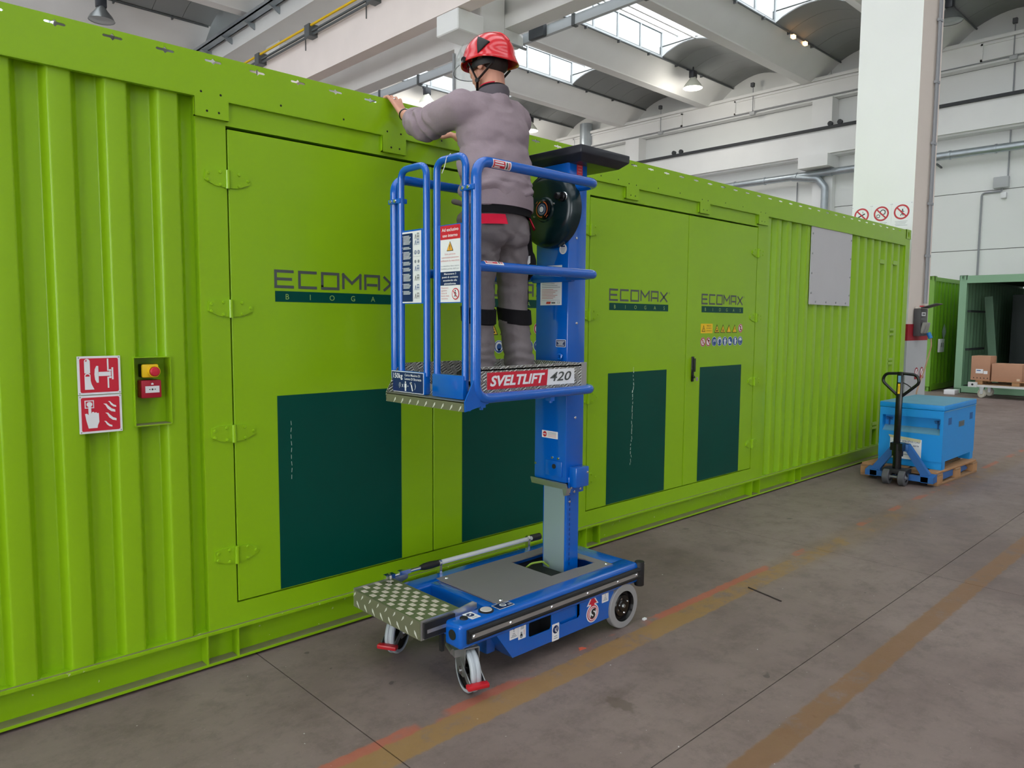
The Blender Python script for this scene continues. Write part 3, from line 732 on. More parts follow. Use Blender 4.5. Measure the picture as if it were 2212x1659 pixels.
# logos and icons
def eco_logo(parent, x0, w, z0=1.777):
    d = Decal((x0, YD-.0006, DZ(z0)), (1, 0, 0), (0, 0, 1))
    s = w/.755
    H0, H1 = .068, .160; hgt = H1-H0; lw = .0145
    def L(pts, ox, wd): return [(ox*s+p[0]*wd*s, H0+lw/2+p[1]*(hgt-lw)) for p in pts]
    E = [[(1, 1), (0, 1), (0, 0), (1, 0)], [(0, .5), (.9, .5)]]
    C = [[(1, 1), (0, 1), (0, 0), (1, 0)]]
    O = [[(0, 0), (0, 1), (1, 1), (1, 0), (0, 0), (0, .2)]]
    Mm = [[(0, 0), (0, 1), (.5, .42), (1, 1), (1, 0)]]
    A = [[(0, 0), (0, 1), (1, 1), (1, 0)], [(.12, .36), (.88, .36)]]
    Xx = [[(0, 1), (1, 0)], [(1, 1), (0, 0)]]
    ox = .004
    for g, wd in ((E, .098), (C, .098), (O, .094), (Mm, .105), (A, .088), (Xx, .098)):
        d.strokes([L(pl, ox, wd) for pl in g], lw, 1, GREYTXT); ox += wd+.031
    d.disc(.765*s, H1-.012, .009, 1, GREYTXT, 14).disc(.765*s, H1-.012, .0068, 1.3, GREEN, 14).text('R', .765*s, H1-.016, .008, 1.6, GREYTXT, align='c')
    d.rect(0, .0, w, .054, 1, TEAL)
    for i, ch in enumerate('BIOGAS'):
        d.text(ch, (.065+i*.1265)*s, .0125, .028, 2, MATS['banner_letter'], align='c')
    return d.build('logo_lettering', parent)
mat('banner_letter', rgb(150, 185, 90), rough=.4)
SIGNBLUE = mat('mandatory_blue', rgb(16, 74, 140), rough=.4)
SIGNWHITE = mat('icon_white', rgb(222, 228, 232), rough=.4)
SIGNRED = mat('prohibit_red', rgb(190, 40, 52), rough=.4)
SIGNBROWN = mat('icon_dark', rgb(52, 34, 30), rough=.5)
def icon_rows(parent, x0):
    z0 = 1.472
    dd = lambda: Decal((x0, YD-.0006, z0), (1, 0, 0), (0, 0, 1))
    # yellow warning plate
    d = dd(); d.rrect(0, .125, .19, .208, .006, 1, YELLOW)
    d.poly([(.018, .138), (.072, .138), (.045, .198)], 2, SIGNBROWN).poly([(.027, .1425), (.063, .1425), (.045, .186)], 3, YELLOW).rect(.0425, .153, .0475, .173, 4, SIGNBROWN).disc(.045, .1475, .003, 4, SIGNBROWN, 8)
    d.text('PERICOLO', .13, .184, .011, 2, SIGNBROWN, width=.07, align='c').text('AVVIAMENTO', .13, .163, .011, 2, SIGNBROWN, width=.085, align='c').text('AUTOMATICO', .13, .141, .011, 2, SIGNBROWN, width=.085, align='c')
    d.build('warning_plate', parent)
    for i in range(4):
        cx = .262+i*.101; d = dd()
        d.poly([(cx-.042, .128), (cx+.042, .128), (cx, .204)], 1, SIGNBROWN).poly([(cx-.032, .134), (cx+.032, .134), (cx, .191)], 2, YELLOW)
        if i == 0: d.rect(cx-.014, .140, cx+.014, .152, 3, SIGNBROWN).line((cx-.01, .165), (cx+.01, .16), .005, 3, SIGNBROWN)
        elif i == 1: d.poly([(cx-.01, .138), (cx+.011, .138), (cx+.006, .155), (cx+.001, .172), (cx-.008, .155)], 3, SIGNBROWN)
        elif i == 2: d.line((cx-.006, .14), (cx+.004, .158), .005, 3, ORANGE).line((cx+.004, .158), (cx-.003, .175), .005, 3, ORANGE)
        else: d.rect(cx-.003, .148, cx+.003, .172, 3, SIGNBROWN).disc(cx, .141, .0035, 3, SIGNBROWN, 8)
        d.build('warning_triangle', parent)
    def prohibit(cx, cy, k):
        d = dd(); r = .04; d.disc(cx, cy, r, 1, WHITE).disc(cx, cy, r*.95, 2, SIGNRED).disc(cx, cy, r*.72, 3, WHITE)
        if k == 0: d.rect(cx-.008, cy-.02, cx+.008, cy+.02, 4, SIGNBROWN)
        elif k == 1: d.line((cx-.012, cy-.02), (cx+.006, cy+.022), .009, 4, RED_SOFT)
        else: d.poly([(cx-.01, cy+.02), (cx+.018, cy+.015), (cx+.006, cy-.018), (cx-.004, cy)], 4, SIGNBROWN)
        d.line((cx-.024, cy+.026), (cx+.024, cy-.026), .009, 5, SIGNRED); d.build('prohibition_sign', parent)
    prohibit(.668, .168, 0); prohibit(.04, .05, 1); prohibit(.127, .05, 2)
    for i in range(6):
        cx = .222+i*.0895; cy = .052; d = dd(); r = .042
        d.disc(cx, cy, r, 1, SIGNWHITE).disc(cx, cy, r*.92, 2, SIGNBLUE)
        if i == 0: d.disc(cx, cy-.008, .024, 3, SIGNWHITE).disc(cx, cy-.01, .021, 4, SIGNBLUE).disc(cx-.012, cy+.008, .011, 5, SIGNWHITE, 12).disc(cx+.012, cy+.008, .011, 5, SIGNWHITE, 12).disc(cx-.012, cy+.008, .006, 6, SIGNBLUE, 10).disc(cx+.012, cy+.008, .006, 6, SIGNBLUE, 10)
        elif i == 1: d.disc(cx, cy+.002, .032, 3, SIGNWHITE).disc(cx, cy, .021, 4, SIGNBLUE).rect(cx-.012, cy-.034, cx+.012, cy-.012, 4, SIGNBLUE)
        elif i == 2: d.disc(cx, cy+.022, .009, 3, SIGNWHITE, 12).poly([(cx-.024, cy+.0), (cx-.01, cy+.016), (cx+.01, cy+.016), (cx+.024, cy), (cx+.011, cy), (cx+.011, cy-.032), (cx-.011, cy-.032), (cx-.011, cy)], 3, SIGNWHITE)
        elif i == 3: d.poly([(cx-.028, cy+.018), (cx-.008, cy+.018), (cx-.004, cy-.002), (cx+.02, cy-.008), (cx+.026, cy-.022), (cx-.028, cy-.022)], 3, SIGNWHITE)
        elif i == 4: d.poly([(cx-.012, cy-.03), (cx+.01, cy-.03), (cx+.012, cy-.01), (cx+.024, cy+.004), (cx+.016, cy+.01), (cx+.01, cy+.004), (cx+.01, cy+.03), (cx-.014, cy+.03)], 3, SIGNWHITE)
        else: d.poly([(cx-.026, cy+.004), (cx+.026, cy+.004)]+[(cx+.024*math.cos(R_(a)), cy+.006+.026*math.sin(R_(a))) for a in range(0, 181, 20)], 3, SIGNWHITE).disc(cx, cy-.012, .016, 3, SIGNWHITE, 14).disc(cx, cy-.011, .0135, 4, SIGNBLUE, 14)
        d.build('mandatory_sign', parent)
SCR = mat('scratch_white', rgb(214, 224, 210), rough=.6)
leaves = [(D1[0], D1[1], DX(1.700), 1), (D1[1], D1[2], DX(2.907), -1), (D2[0], D2[1], DX(4.318), 1), (D2[1], D2[2], DX(5.564), -1)]
HZ = [DZ(z) for z in (2.341, 1.738, 1.138, .540)]
for li, (a, b, px0, side) in enumerate(leaves):
    d0 = B(a+.004, b-.004, YD, YD+.045, DB, DT).build('door', GREEN, cont, bev=.003, bseg=1)
    pw = .757 if li < 3 else .70
    dp = Decal((px0, YD-.0005, DB+.006), (1, 0, 0), (0, 0, 1)); dp.rect(0, 0, pw, DZ(1.306)-DB-.006, 1, TEAL)
    if li == 0:
        for k in range(9): dp.line((.072+.002*math.sin(k*2), .87-k*.035), (.072+.002*math.sin(k*2+2), .87-k*.035-.022), .0022, 2, SCR)
    if li == 2:
        for k in range(26):
            x_ = .315-.02*(k/26)+random.uniform(-.006, .006); zz = 1.04-k*.03; dp.line((x_, zz), (x_+random.uniform(-.006, .006), zz-random.uniform(.015, .03)), random.uniform(.003, .012 if k < 8 else .006), 2, SCR)
    dp.build('teal_panel', d0)
    eco_logo(d0, px0, pw)
    if li in (1, 3): icon_rows(d0, px0-.005)
    for z in HZ: hinge(a-.002 if side > 0 else b+.002, z, d0, side)
    if li in (1, 3):
        B(a+.085, a+.118, YD-.012, YD, 1.185, 1.40).build('lock_plate', BLACKG, d0, bev=.005)
        MB().box(a+.09, a+.113, YD-.03, YD-.012, 1.27, 1.385).cyl((a+.1, YD-.03, 1.225), (a+.1, YD-.012, 1.225), .011, n=10).build('lock_handle', BLACK, d0, bev=.004)
        MB().cyl((a+.1, YD-.05, 1.225), (a+.1, YD-.03, 1.225), .003, n=8).box(a+.085, a+.115, YD-.053, YD-.049, 1.195, 1.225).build('key', CHROME, d0)
# light grey cover sheet screwed over an opening
cp = B(DX(7.588), DX(8.602), .008, .018, DZ(1.888), DZ(2.762)).build('cover_sheet', mat('light_grey_sheet', rgb(196, 194, 196), rough=.55, noise_amt=.03, noise_scale=4), cont)
sc_me = MB().lathe([(.011, 0), (.010, .006), (0, .008)], (0, 0, 0), (0, -1, 0), 8).mesh('screw', STEEL)
gx0, gx1, gz0, gz1 = DX(7.588), DX(8.602), DZ(1.888), DZ(2.762)
for i in range(4):
    for z in (gz0+.03, gz1-.03):
        o = link('screw', sc_me, cp); o.location = Vector((gx0+.14+i*.255, .008, z))-worg(cont)
for i in range(4):
    for x in (gx0+.025, gx1-.025):
        o = link('screw', sc_me, cp); o.location = Vector((x, .008, gz0+.12+i*.205))-worg(cont)
for x, z, h in ((9.60, 2.45, .05), (10.03, 2.46, .05), (10.03, 1.62, .03), (10.03, 1.56, .03), (10.03, 1.24, .03), (10.03, 1.19, .03), (9.60, .45, .04), (9.60, .40, .03)):
    B(x-.085, x+.065, .016, .034, z-h/2, z+h/2).build('lashing_bar', GREEN, cont)

# --- fire signs, emergency stop and call point
def sign_plate(name, x0, z0, w, h, label, draw):
    d = Decal((x0, .0175, z0), (1, 0, 0), (0, 0, 1)); d.slab(0, 0, w, h, WHITE, t=.004)
    d.rrect(.009, .009, w-.009, h-.009, .007, 1, RED); draw(d, w, h)
    for x, z in ((.006, .006), (w-.006, .006), (.006, h-.006), (w-.006, h-.006)): d.disc(x, z, .003, 2, STEEL, 8)
    return tag(d.build(name), label, 'sign')
def draw_stop(d, w, h):
    d.poly([(.026+.011+.011*math.cos(R_(a)), .142+.011*math.sin(R_(a))) for a in range(0, 181, 20)]+[(.026, .092), (.048, .092)], 2, WHITE)
    d.poly([(.030, .142), (.036, .142), (.036, .150), (.031, .147)], 3, RED)
    d.poly([(.026, .022), (.062, .022), (.052, .045), (.049, .060), (.049, .082)]+[(.0375+.0115*math.cos(R_(a)), .082+.0105*math.sin(R_(a))) for a in range(20, 181, 20)], 2, WHITE)
    d.poly([(.029, .078), (.046, .078), (.044, .085), (.0375, .088), (.031, .085)], 3, RED)
    d.poly([(.072, .050), (.080, .050), (.080, .122), (.072, .122), (.066, .108), (.064, .086), (.066, .064)], 2, WHITE)
    d.rect(.079, .078, .128, .096, 2, WHITE).rect(.131, .062, .138, .114, 2, WHITE)
    d.rect(.114, .026, .120, .074, 2, WHITE).rect(.114, .100, .120, .152, 2, WHITE).disc(.125, .072, .005, 2, WHITE, 10).disc(.125, .102, .005, 2, WHITE, 10)
def draw_call(d, w, h):
    d.rect(.022, .108, .058, .142, 2, WHITE).rect(.026, .112, .054, .138, 3, RED).disc(.040, .125, .011, 4, WHITE, 18)
    d.rect(.035, .068, .046, .118, 5, WHITE)
    d.poly([(.026, .058), (.022, .085), (.030, .086), (.035, .080), (.046, .084), (.050, .092), (.056, .092), (.058, .088), (.066, .090), (.068, .086), (.075, .086), (.076, .048), (.070, .034), (.068, .022), (.034, .022)], 2, WHITE)
    for dx, dz, s in ((0, .06, 1), (.006, .022, .95), (.018, .08, .7), (.0, -.005, .7)):
        pts = [(.094, .065), (.102, .058), (.110, .042), (.124, .030), (.140, .026), (.140, .036), (.126, .042), (.114, .054), (.106, .064)]
        d.poly([(.094+(p[0]-.094)*s+dx, (p[1]-.03)*s+.03+dz) for p in pts], 2, WHITE)
sx0 = DX(.814)
sign_plate('fire_sign', sx0, DZ(1.365), .167, .164, 'red sign with a white thumb and push button, upper of the pair', draw_stop)
sign_plate('fire_sign', sx0, DZ(1.200), .167, .163, 'red fire alarm sign with a white hand and flames, lower of the pair', draw_call)
t = thing('emergency_stop', (1.11, .06, 1.45), 'yellow emergency stop box with a red mushroom button in the niche', 'button')
B(1.078, 1.146, .035, .085, 1.425, 1.484).build('base', BLACK, t, bev=.004)
B(1.076, 1.148, .022, .04, 1.424, 1.485).build('cover', YELLOW, t, bev=.008)
MB().lathe([(.026, 0), (.026, .016), (.022, .016), (.022, 0)], (1.124, .024, 1.452), (0, -1, 0), 20).build('collar', YELLOW, t, smooth=True)
MB().lathe([(.013, 0), (.013, .016), (.02, .018), (.021, .026), (.017, .032), (0, .034)], (1.124, .024, 1.452), (0, -1, 0), 20).build('mushroom_button', RED, t, smooth=True)
t = thing('fire_call_point', (1.11, .05, 1.36), 'red manual fire call point with a white break panel in the niche', 'call point')
B(1.072, 1.158, .025, .085, 1.332, 1.412).build('housing', mat('red_plastic', rgb(178, 24, 50), rough=.4), t, bev=.005)
d = Decal((1.072, .0245, 1.332), (1, 0, 0), (0, 0, 1)); d.rect(.016, .024, .076, .054, 1, WHITE).disc(.046, .039, .0042, 2, BLACK, 12).poly([(.030, .039), (.037, .042), (.037, .036)], 2, BLACK).poly([(.062, .039), (.055, .042), (.055, .036)], 2, BLACK)
d.poly([(.041, .06), (.051, .06), (.051, .066), (.046, .069), (.041, .066)], 2, WHITE); d.build('break_panel', t)
# ================================================================ MAST LIFT
LC = (2.65, -.725, 0)
lift = thing('mast_lift', LC, 'blue push-around mast lift with a guard-railed basket beside the green container', 'lift')
DECKG = mat('deck_grey', rgb(128, 124, 124), rough=.6, noise_amt=.05, noise_scale=8)
YN, YF = -1.045, -.405
ZTOP = .338
# chassis
B(2.03, 3.335, YN, -.93, .225, ZTOP).build('side_beam', BLUE, lift, bev=.016, bseg=3)
B(2.03, 3.335, -.52, YF, .225, ZTOP).build('side_beam', BLUE, lift, bev=.016, bseg=3)
B(3.19, 3.33, -.95, -.50, .225, ZTOP-.001).build('cross_beam', BLUE, lift, bev=.01)
B(2.27, 2.33, -.95, -.50, .10, ZTOP-.001).build('cross_beam', BLUE, lift, bev=.01)
prof = [(2.25, .235), (2.36, .088), (3.08, .085), (3.12, .12), (3.12, .235)]
def win(x0, x1, z0, z1, r=.01): return [(x0+r, z0), (x1-r, z0), (x1, z0+r), (x1, z1-r), (x1-r, z1), (x0+r, z1), (x0, z1-r), (x0, z0+r)]
MB().plate(prof, [win(2.468, 2.628, .155, .232), win(2.69, 2.845, .155, .232)], 'y', -1.036, -1.031).build('side_skirt', BLUE, lift)
MB().plate(prof, [], 'y', -.42, -.415).build('side_skirt', BLUE, lift)
B(2.37, 3.08, -1.03, -.42, .085, .09).build('tub_floor', BLUE, lift)
MB().prism([(2.25, .235), (2.36, .088), (2.366, .088), (2.256, .235)], 'y', -1.03, -.42).build('tub_front', BLUE, lift)
B(2.40, 3.10, -.95, -.5, .1, .30).box(2.64, 2.68, -1.028, -.95, .1, .235).build('tub_shade_block', BLACK, lift)  # added black block stands in for the shade inside the tub
B(2.695, 2.84, -1.02, -1.0, .13, .232).build('inner_panel', BLUE, lift)
# deck with the mast cut-out
MB().plate([(2.33, -.965), (3.2, -.965), (3.2, -.485), (2.33, -.485)], [[(2.80, -.87), (2.99, -.87), (3.05, -.88), (3.15, -.88), (3.15, -.80), (3.12, -.72), (3.12, -.56), (2.80, -.56)]], 'z', ZTOP-.004, ZTOP+.003).build('deck_plate', DECKG, lift)
for x, y in ((2.37, -.94), (2.37, -.52), (3.17, -.94), (3.17, -.51)): MB().lathe([(.009, 0), (.007, .005), (0, .006)], (x, y, ZTOP+.003), (0, 0, 1), 8).build('deck_screw', CHROME, lift)
MB().tube(rounded([(2.83, -.62, .30), (2.86, -.66, .345), (2.93, -.68, .345), (2.97, -.69, .31)], .03), .006, 6).build('earth_cable', mat('green_cable', rgb(140, 170, 60), rough=.5), lift)
# rubber bumper strip with aluminium band
def bumper(y, s):
    mb = MB().use(BLACK)
    for z in (.263, .300): mb.tube([(2.07, y, z), (3.33, y, z)], .012, 10)
    mb.box(2.065, 3.335, y-.004 if s > 0 else y-.004, y+.006, .250, .313)
    mb.build('bumper_rubber', None, lift, smooth=True)
    B(2.085, 3.30, y-s*.0125, y-s*.006, .272, .292).build('bumper_band', ALU, lift)
    for x in (2.095, 2.32, 2.60, 2.87, 3.12, 3.285): MB().lathe([(.007, 0), (.005, .004), (0, .005)], (x, y-s*.0125, .282), (0, -s, 0), 8).build('band_screw', CHROME, lift)
bumper(-1.052, 1); bumper(-.398, -1)
for y in (-1.04, -.41): MB().lathe([(0, 0), (.026, 0), (.028, .004), (.028, .132), (.026, .137), (0, .137)], (3.345, y, .205), (0, 0, 1), 16).build('corner_bumper', BLACK, lift, smooth=True)
# hole with a bolt in the beam front
MB().lathe([(0, 0), (.024, 0), (.024, .003), (0, .003)], (2.0295, -.99, .285), (-1, 0, 0), 18).build('beam_hole', SEAM, lift)
B(2.015, 2.03, -.93, -.912, .19, .30).build('slide_plate', BLACK, lift)
# spirit level, caps and labels on the beam top
MB().lathe([(0, 0), (.036, 0), (.036, .006), (.03, .008), (0, .008)], (2.235, -.985, ZTOP-.001), (0, 0, 1), 24).build('level_bezel', BLACK, lift, smooth=True)
MB().lathe([(0, 0), (.029, 0), (.027, .003), (0, .003)], (2.235, -.985, ZTOP+.007), (0, 0, 1), 24).build('spirit_level', mat('level_glass', rgb(205, 200, 196), rough=.15), lift, smooth=True)
MB().lathe([(0, 0), (.02, 0), (.018, .008), (0, .009)], (2.10, -.985, ZTOP-.001), (0, 0, 1), 18).build('plug_cap', BLACK, lift, smooth=True)
d = Decal((2.125, -.945, ZTOP+.0005), (1, 0, 0), (0, 1, 0)); d = Decal((2.12, -1.02, ZTOP+.0004), (1, 0, 0), (0, 1, 0))
d.rrect(.0, .0, .055, .075, .005, 1, WHITE).disc(.027, .045, .019, 2, BLUE_D).line((.018, .04), (.036, .052), .007, 3, WHITE).rect(.012, .012, .044, .016, 2, GREYLINE); d.build('beam_label', lift)
d = Decal((2.29, -1.02, ZTOP+.0004), (1, 0, 0), (0, 1, 0)); d.rrect(0, 0, .10, .062, .004, 1, WHITE).rrect(.004, .004, .096, .058, .003, 2, BLUE_D).disc(.048, .031, .017, 3, WHITE).disc(.048, .031, .011, 4, GREYLINE)
for z in (.014, .022, .042, .05): d.rect(.07, z, .092, z+.003, 3, WHITE)
d.build('beam_label', lift)
# labels on the skirt
def small_label(x, z, w, h, kind):
    d = Decal((x, -1.0365, z), (1, 0, 0), (0, 0, 1)); d.rrect(0, 0, w, h, .004, 1, WHITE)
    if kind == 0:
        d.disc(w*.5, h*.78, w*.14, 2, BLUE_D, 12).rect(w*.46, h*.5, w*.54, h*.64, 2, GREYLINE)
        for i, k in enumerate((.36, .24, .14)): d.rect(w*(.36-.1*i), h*k, w*(.64+.1*i), h*k+.0035, 2, GREYLINE)
    elif kind == 1:
        for i in range(5): d.rect(w*.3, h*(.58+.07*i), w*.75, h*(.58+.07*i)+.003, 2, GREYLINE)
        d.disc(w*.4, h*.18, w*.2, 2, GREYLINE, 14).rect(w*.3, h*.2, w*.5, h*.42, 2, GREYLINE).rect(w*.74, h*.2, w*.8, h*.5, 2, RED_SOFT)
    else:
        d.disc(w*.5, h*.66, w*.40, 2, BLUE_D).rect(w*.38, h*.5, w*.5, h*.74, 3, WHITE).rect(w*.38, h*.5, w*.66, h*.58, 3, WHITE).rect(w*.62, h*.62, w*.7, h*.8, 3, WHITE)
        d.rect(w*.3, h*.24, w*.72, h*.24+.004, 2, GREYLINE).rect(w*.24, h*.12, w*.78, h*.12+.004, 2, GREYLINE)
    return d.build('skirt_label', lift)
small_label(2.338, .180, .056, .068, 0); small_label(2.395, .165, .052, .085, 1); small_label(2.632, .085, .052, .088, 2); small_label(3.02, .182, .056, .070, 0)
d = Decal((2.944, -1.0365, .178), (1, 0, 0), (0, 0, 1))
d.poly([(-.02, .016), (-.048, .016), (0, .078), (.048, .016), (.02, .016)]+[(.05*math.cos(R_(a)), -.028+.05*math.sin(R_(a))) for a in range(50, -231, -14)], 1, WHITE)
d.poly([(-.014, .022), (-.034, .022), (0, .066), (.034, .022), (.014, .022), (.014, .008), (-.014, .008)], 2, RED).disc(0, -.028, .043, 3, RED).disc(0, -.028, .038, 4, WHITE).disc(0, -.028, .033, 5, RED).disc(0, -.028, .029, 6, WHITE)
d.text('S', 0, -.052, .047, 7, BLACK, bold=.05, align='c', shear=.15, width=.042); d.build('brand_sticker', lift)
# rear wheels
TYRE = mat('grey_tyre', rgb(150, 148, 148), rough=.7); 
for y, s in ((-1.045, -1), (-.405, 1)):
    MB().lathe([(.085, 0), (.118, 0), (.122, .004), (.122, .036), (.118, .04), (.085, .04)], (3.20, y-s*.035, .122), (0, s, 0), 40).build('rear_tyre', TYRE, lift, smooth=True)
    wh = MB().lathe([(0, .034), (.03, .034), (.034, .028), (.058, .028), (.064, .02), (.080, .02), (.088, .038), (.088, 0), (0, 0)], (3.20, y-s*.035, .122), (0, s, 0), 32).build('rear_hub', BLACKG, lift, smooth=True)
    for a in range(4):
        t_ = R_(a*90+20); MB().lathe([(.007, 0), (.005, .005), (0, .006)], (3.20+.045*math.cos(t_), y-s*.035+s*.028, .122+.045*math.sin(t_)), (0, s, 0), 8).build('hub_bolt', CHROME, wh)
    MB().lathe([(.012, 0), (.009, .008), (0, .009)], (3.20, y-s*.035+s*.034, .122), (0, s, 0), 12).build('axle_end', STEEL, wh)
# casters
def caster(pos, ang):
    r = .104
    fk = MB()
    for s in (-1, 1):
        fk.prism([(-.055, .222), (.055, .222), (.052, .17), (.046, .12), (.034, .082), (-.03, .082), (-.055, .12), (-.064, .18)], 'y', s*.034-.002, s*.034+.002)
    fk.box(-.052, .052, -.034, .034, .216, .222)
    fk.lathe([(0, 0), (.036, 0), (.044, .004), (.044, .010), (.034, .016), (0, .016)], (0, 0, .222), (0, 0, 1), 24)
    fk.cyl((-.02, -.062, .185), (-.085, -.062, .195), .016, n=14).box(-.06, .0, -.064, -.03, .165, .2)
    me = fk.mesh('caster_fork', STEEL, bev=.0)
    o = link('caster_fork', me, lift); o.location = Vector((pos[0], pos[1], 0))-Vector(LC); o.rotation_euler = (0, 0, ang)
    link('caster_wheel', MB().use(TYRE_L).lathe([(.084, -.024), (.098, -.024), (r, -.016), (r, -.006), (r-.004, -.003), (r-.004, .003), (r, .006), (r, .016), (.098, .024), (.084, .024)], (.005, 0, r), (0, 1, 0), 40).mesh('caster_wheel', None, smooth=True), o)
    link('caster_hub', MB().lathe([(0, -.026), (.02, -.026), (.022, -.012), (.084, -.018), (.084, .018), (.022, .012), (.02, .026), (0, .026)], (.005, 0, r), (0, 1, 0), 28).mesh('caster_hub', BLACKG, smooth=True), o)
    link('axle_bolt', MB().cyl((.005, -.046, r), (.005, .046, r), .009, n=8).lathe([(.02, 0), (.02, .004), (0, .004)], (.005, .034, r), (0, 1, 0), 12).lathe([(.02, 0), (.02, .004), (0, .004)], (.005, -.034, r), (0, -1, 0), 12).mesh('axle_bolt', CHROME), o)
    bk = MB().box(.10, .132, -.05, .05, .062, .088); bk.bar((.0, .037, .13), (.115, .037, .075), .004, .024).bar((.0, -.037, .13), (.115, -.037, .075), .004, .024)
    link('brake_arm', MB().bar((-.02, .036, .15), (.11, .036, .078), .004, .028).bar((-.02, -.036, .15), (.11, -.036, .078), .004, .028).mesh('brake_arm', STEEL), o)
    link('brake_pedal', MB().box(.10, .136, -.052, .052, .062, .084).mesh('brake_pedal', mat('red_pedal', rgb(190, 28, 40), rough=.35), bev=.006), o)
    return o
TYRE_L = mat('caster_tread', rgb(176, 182, 188), rough=.45)
caster((2.115, -.995), math.atan2(-.93, -.30)); caster((2.115, -.445), math.atan2(-.48, -.87))
# raised tread marks (fans of short ribs) for the checker-plate edges
DULLP = mat('dull_plate', rgb(126, 126, 102), rough=.4, metal=.35)
RIB = mat('tread_rib', rgb(236, 236, 226), rough=.35, metal=.3)
def fan_mesh(L=.022, n=5):
    mb = MB()   # lies in the local y-z plane, facing -x; a fan of slanted ribs
    for i in range(n):
        z = -.008+i*.0042; l = L*(1-.12*i)
        mb.bar((0, -l/2+i*.0016, z-l*.42), (0, l/2+i*.0016, z+l*.42), .0022, .0016, (1, 0, 0))
    return mb.mesh('tread_rib', RIB)
FAN = fan_mesh()
def fan_row(parent, x, ys_, z, flip=False, sc=1.0):
    for k, y in enumerate(ys_):
        o = link('tread_rib', FAN, parent); o.location = Vector((x, y, z))-Vector(LC); o.scale = (1, (-1 if flip else 1)*sc, sc)
# fold-down step with grip squares
st = MB().box(1.898, 1.904, -.925, -.38, .275, .3575).build('step', DULLP, lift)
fan_row(st, 1.8975, [-.895+i*.068 for i in range(8)], .296); fan_row(st, 1.8975, [-.862+i*.068 for i in range(8)], .340, True, .8)
B(1.904, 2.135, -.925, -.38, .352, .358).build('step_tread', mat('olive_tread', rgb(92, 104, 66), rough=.7, noise_amt=.25, noise_scale=160), st)
MB().prism([(1.90, .275), (1.90, .366), (2.12, .366), (2.20, .378), (2.225, .365), (2.225, .34), (2.19, .33), (2.13, .29), (2.10, .275)], 'y', -.931, -.926).build('step_side', ALU, st)
MB().prism([(1.90, .275), (1.90, .366), (2.12, .366), (2.20, .378), (2.225, .365), (2.225, .34), (2.19, .33), (2.13, .29), (2.10, .275)], 'y', -.379, -.374).build('step_side', ALU, st)
B(1.912, 2.085, -.942, -.932, .282, .354).build('step_bumper', BLACK, st); B(1.925, 2.07, -.9445, -.942, .306, .322).build('step_band', ALU, st)
B(1.912, 2.085, -.373, -.363, .282, .354).build('step_bumper', BLACK, st)
pad_me = B(-.0115, .0115, -.0165, .0165, 0, .0022).mesh('tread_pad', mat('tread_pad', rgb(206, 196, 182), rough=.5, noise_amt=.08, noise_scale=60))
for i in range(7):
    for j in range(3):
        for a, b in ((0, 0), (.5, .5)):
            x = 1.925+(j+a)*.0707; y = -.885+(i+b)*.075
            if x > 2.125 or y > -.395: continue
            o = link('tread_pad', pad_me, st); o.location = Vector((x, y, .358))-Vector(LC)
# drawbar clipped along the far side
WHITEP = mat('white_tube', rgb(214, 216, 218), rough=.3)
MB().tube([(2.38, -.43, .397), (3.10, -.43, .392)], .0135, 12).build('drawbar_tube', WHITEP, lift, smooth=True)
MB().tube([(2.265, -.43, .398), (2.29, -.43, .398), (2.33, -.43, .398), (2.385, -.43, .397)], [.012, .018, .020, .017], 12).build('drawbar_grip', BLACK, lift, smooth=True)
MB().tube([(3.09, -.43, .392), (3.16, -.43, .391)], .02, 12).build('drawbar_grip', BLACK, lift, smooth=True)
MB().tube([(2.19, -.43, .398), (2.27, -.43, .398)], .010, 10).box(2.13, 2.2, -.442, -.418, .39, .412).box(2.045, 2.10, -.445, -.415, .385, .41).tube([(2.09, -.43, .395), (2.14, -.43, .395)], .008, 8).build('drawbar_coupling', CHROME, lift)
for x in (2.395, 3.06, 2.07): MB().box(x-.008, x+.008, -.442, -.418, .335, .385).lathe([(.0155, 0), (.0185, 0), (.0185, .012), (.0155, .012)], (x-.006, -.43, .397), (1, 0, 0), 12).build('drawbar_clip', CHROME, lift)
# mast
B(2.976, 3.08, -.812, -.632, .12, .95).build('inner_mast', BLUE, lift, bev=.004, bseg=1)
B(2.972, 2.977, -.80, -.645, .13, .95).build('mast_plate', mat('brushed_plate', rgb(168, 188, 192), rough=.35, metal=.5), lift)
for k in range(18): B(3.0, 3.006, -.8135, -.8115, .34+k*.028, .34+k*.028+.016).build('mast_slot', mat('slot_blue', rgb(0, 52, 130), rough=.4), lift)
B(2.931, 3.074, -.845, -.604, .815, 2.55).build('outer_mast', BLUE, lift, bev=.01, bseg=2)
B(2.965, 3.05, -.83, -.62, .80, .82).build('mast_gap', BLACK, lift)
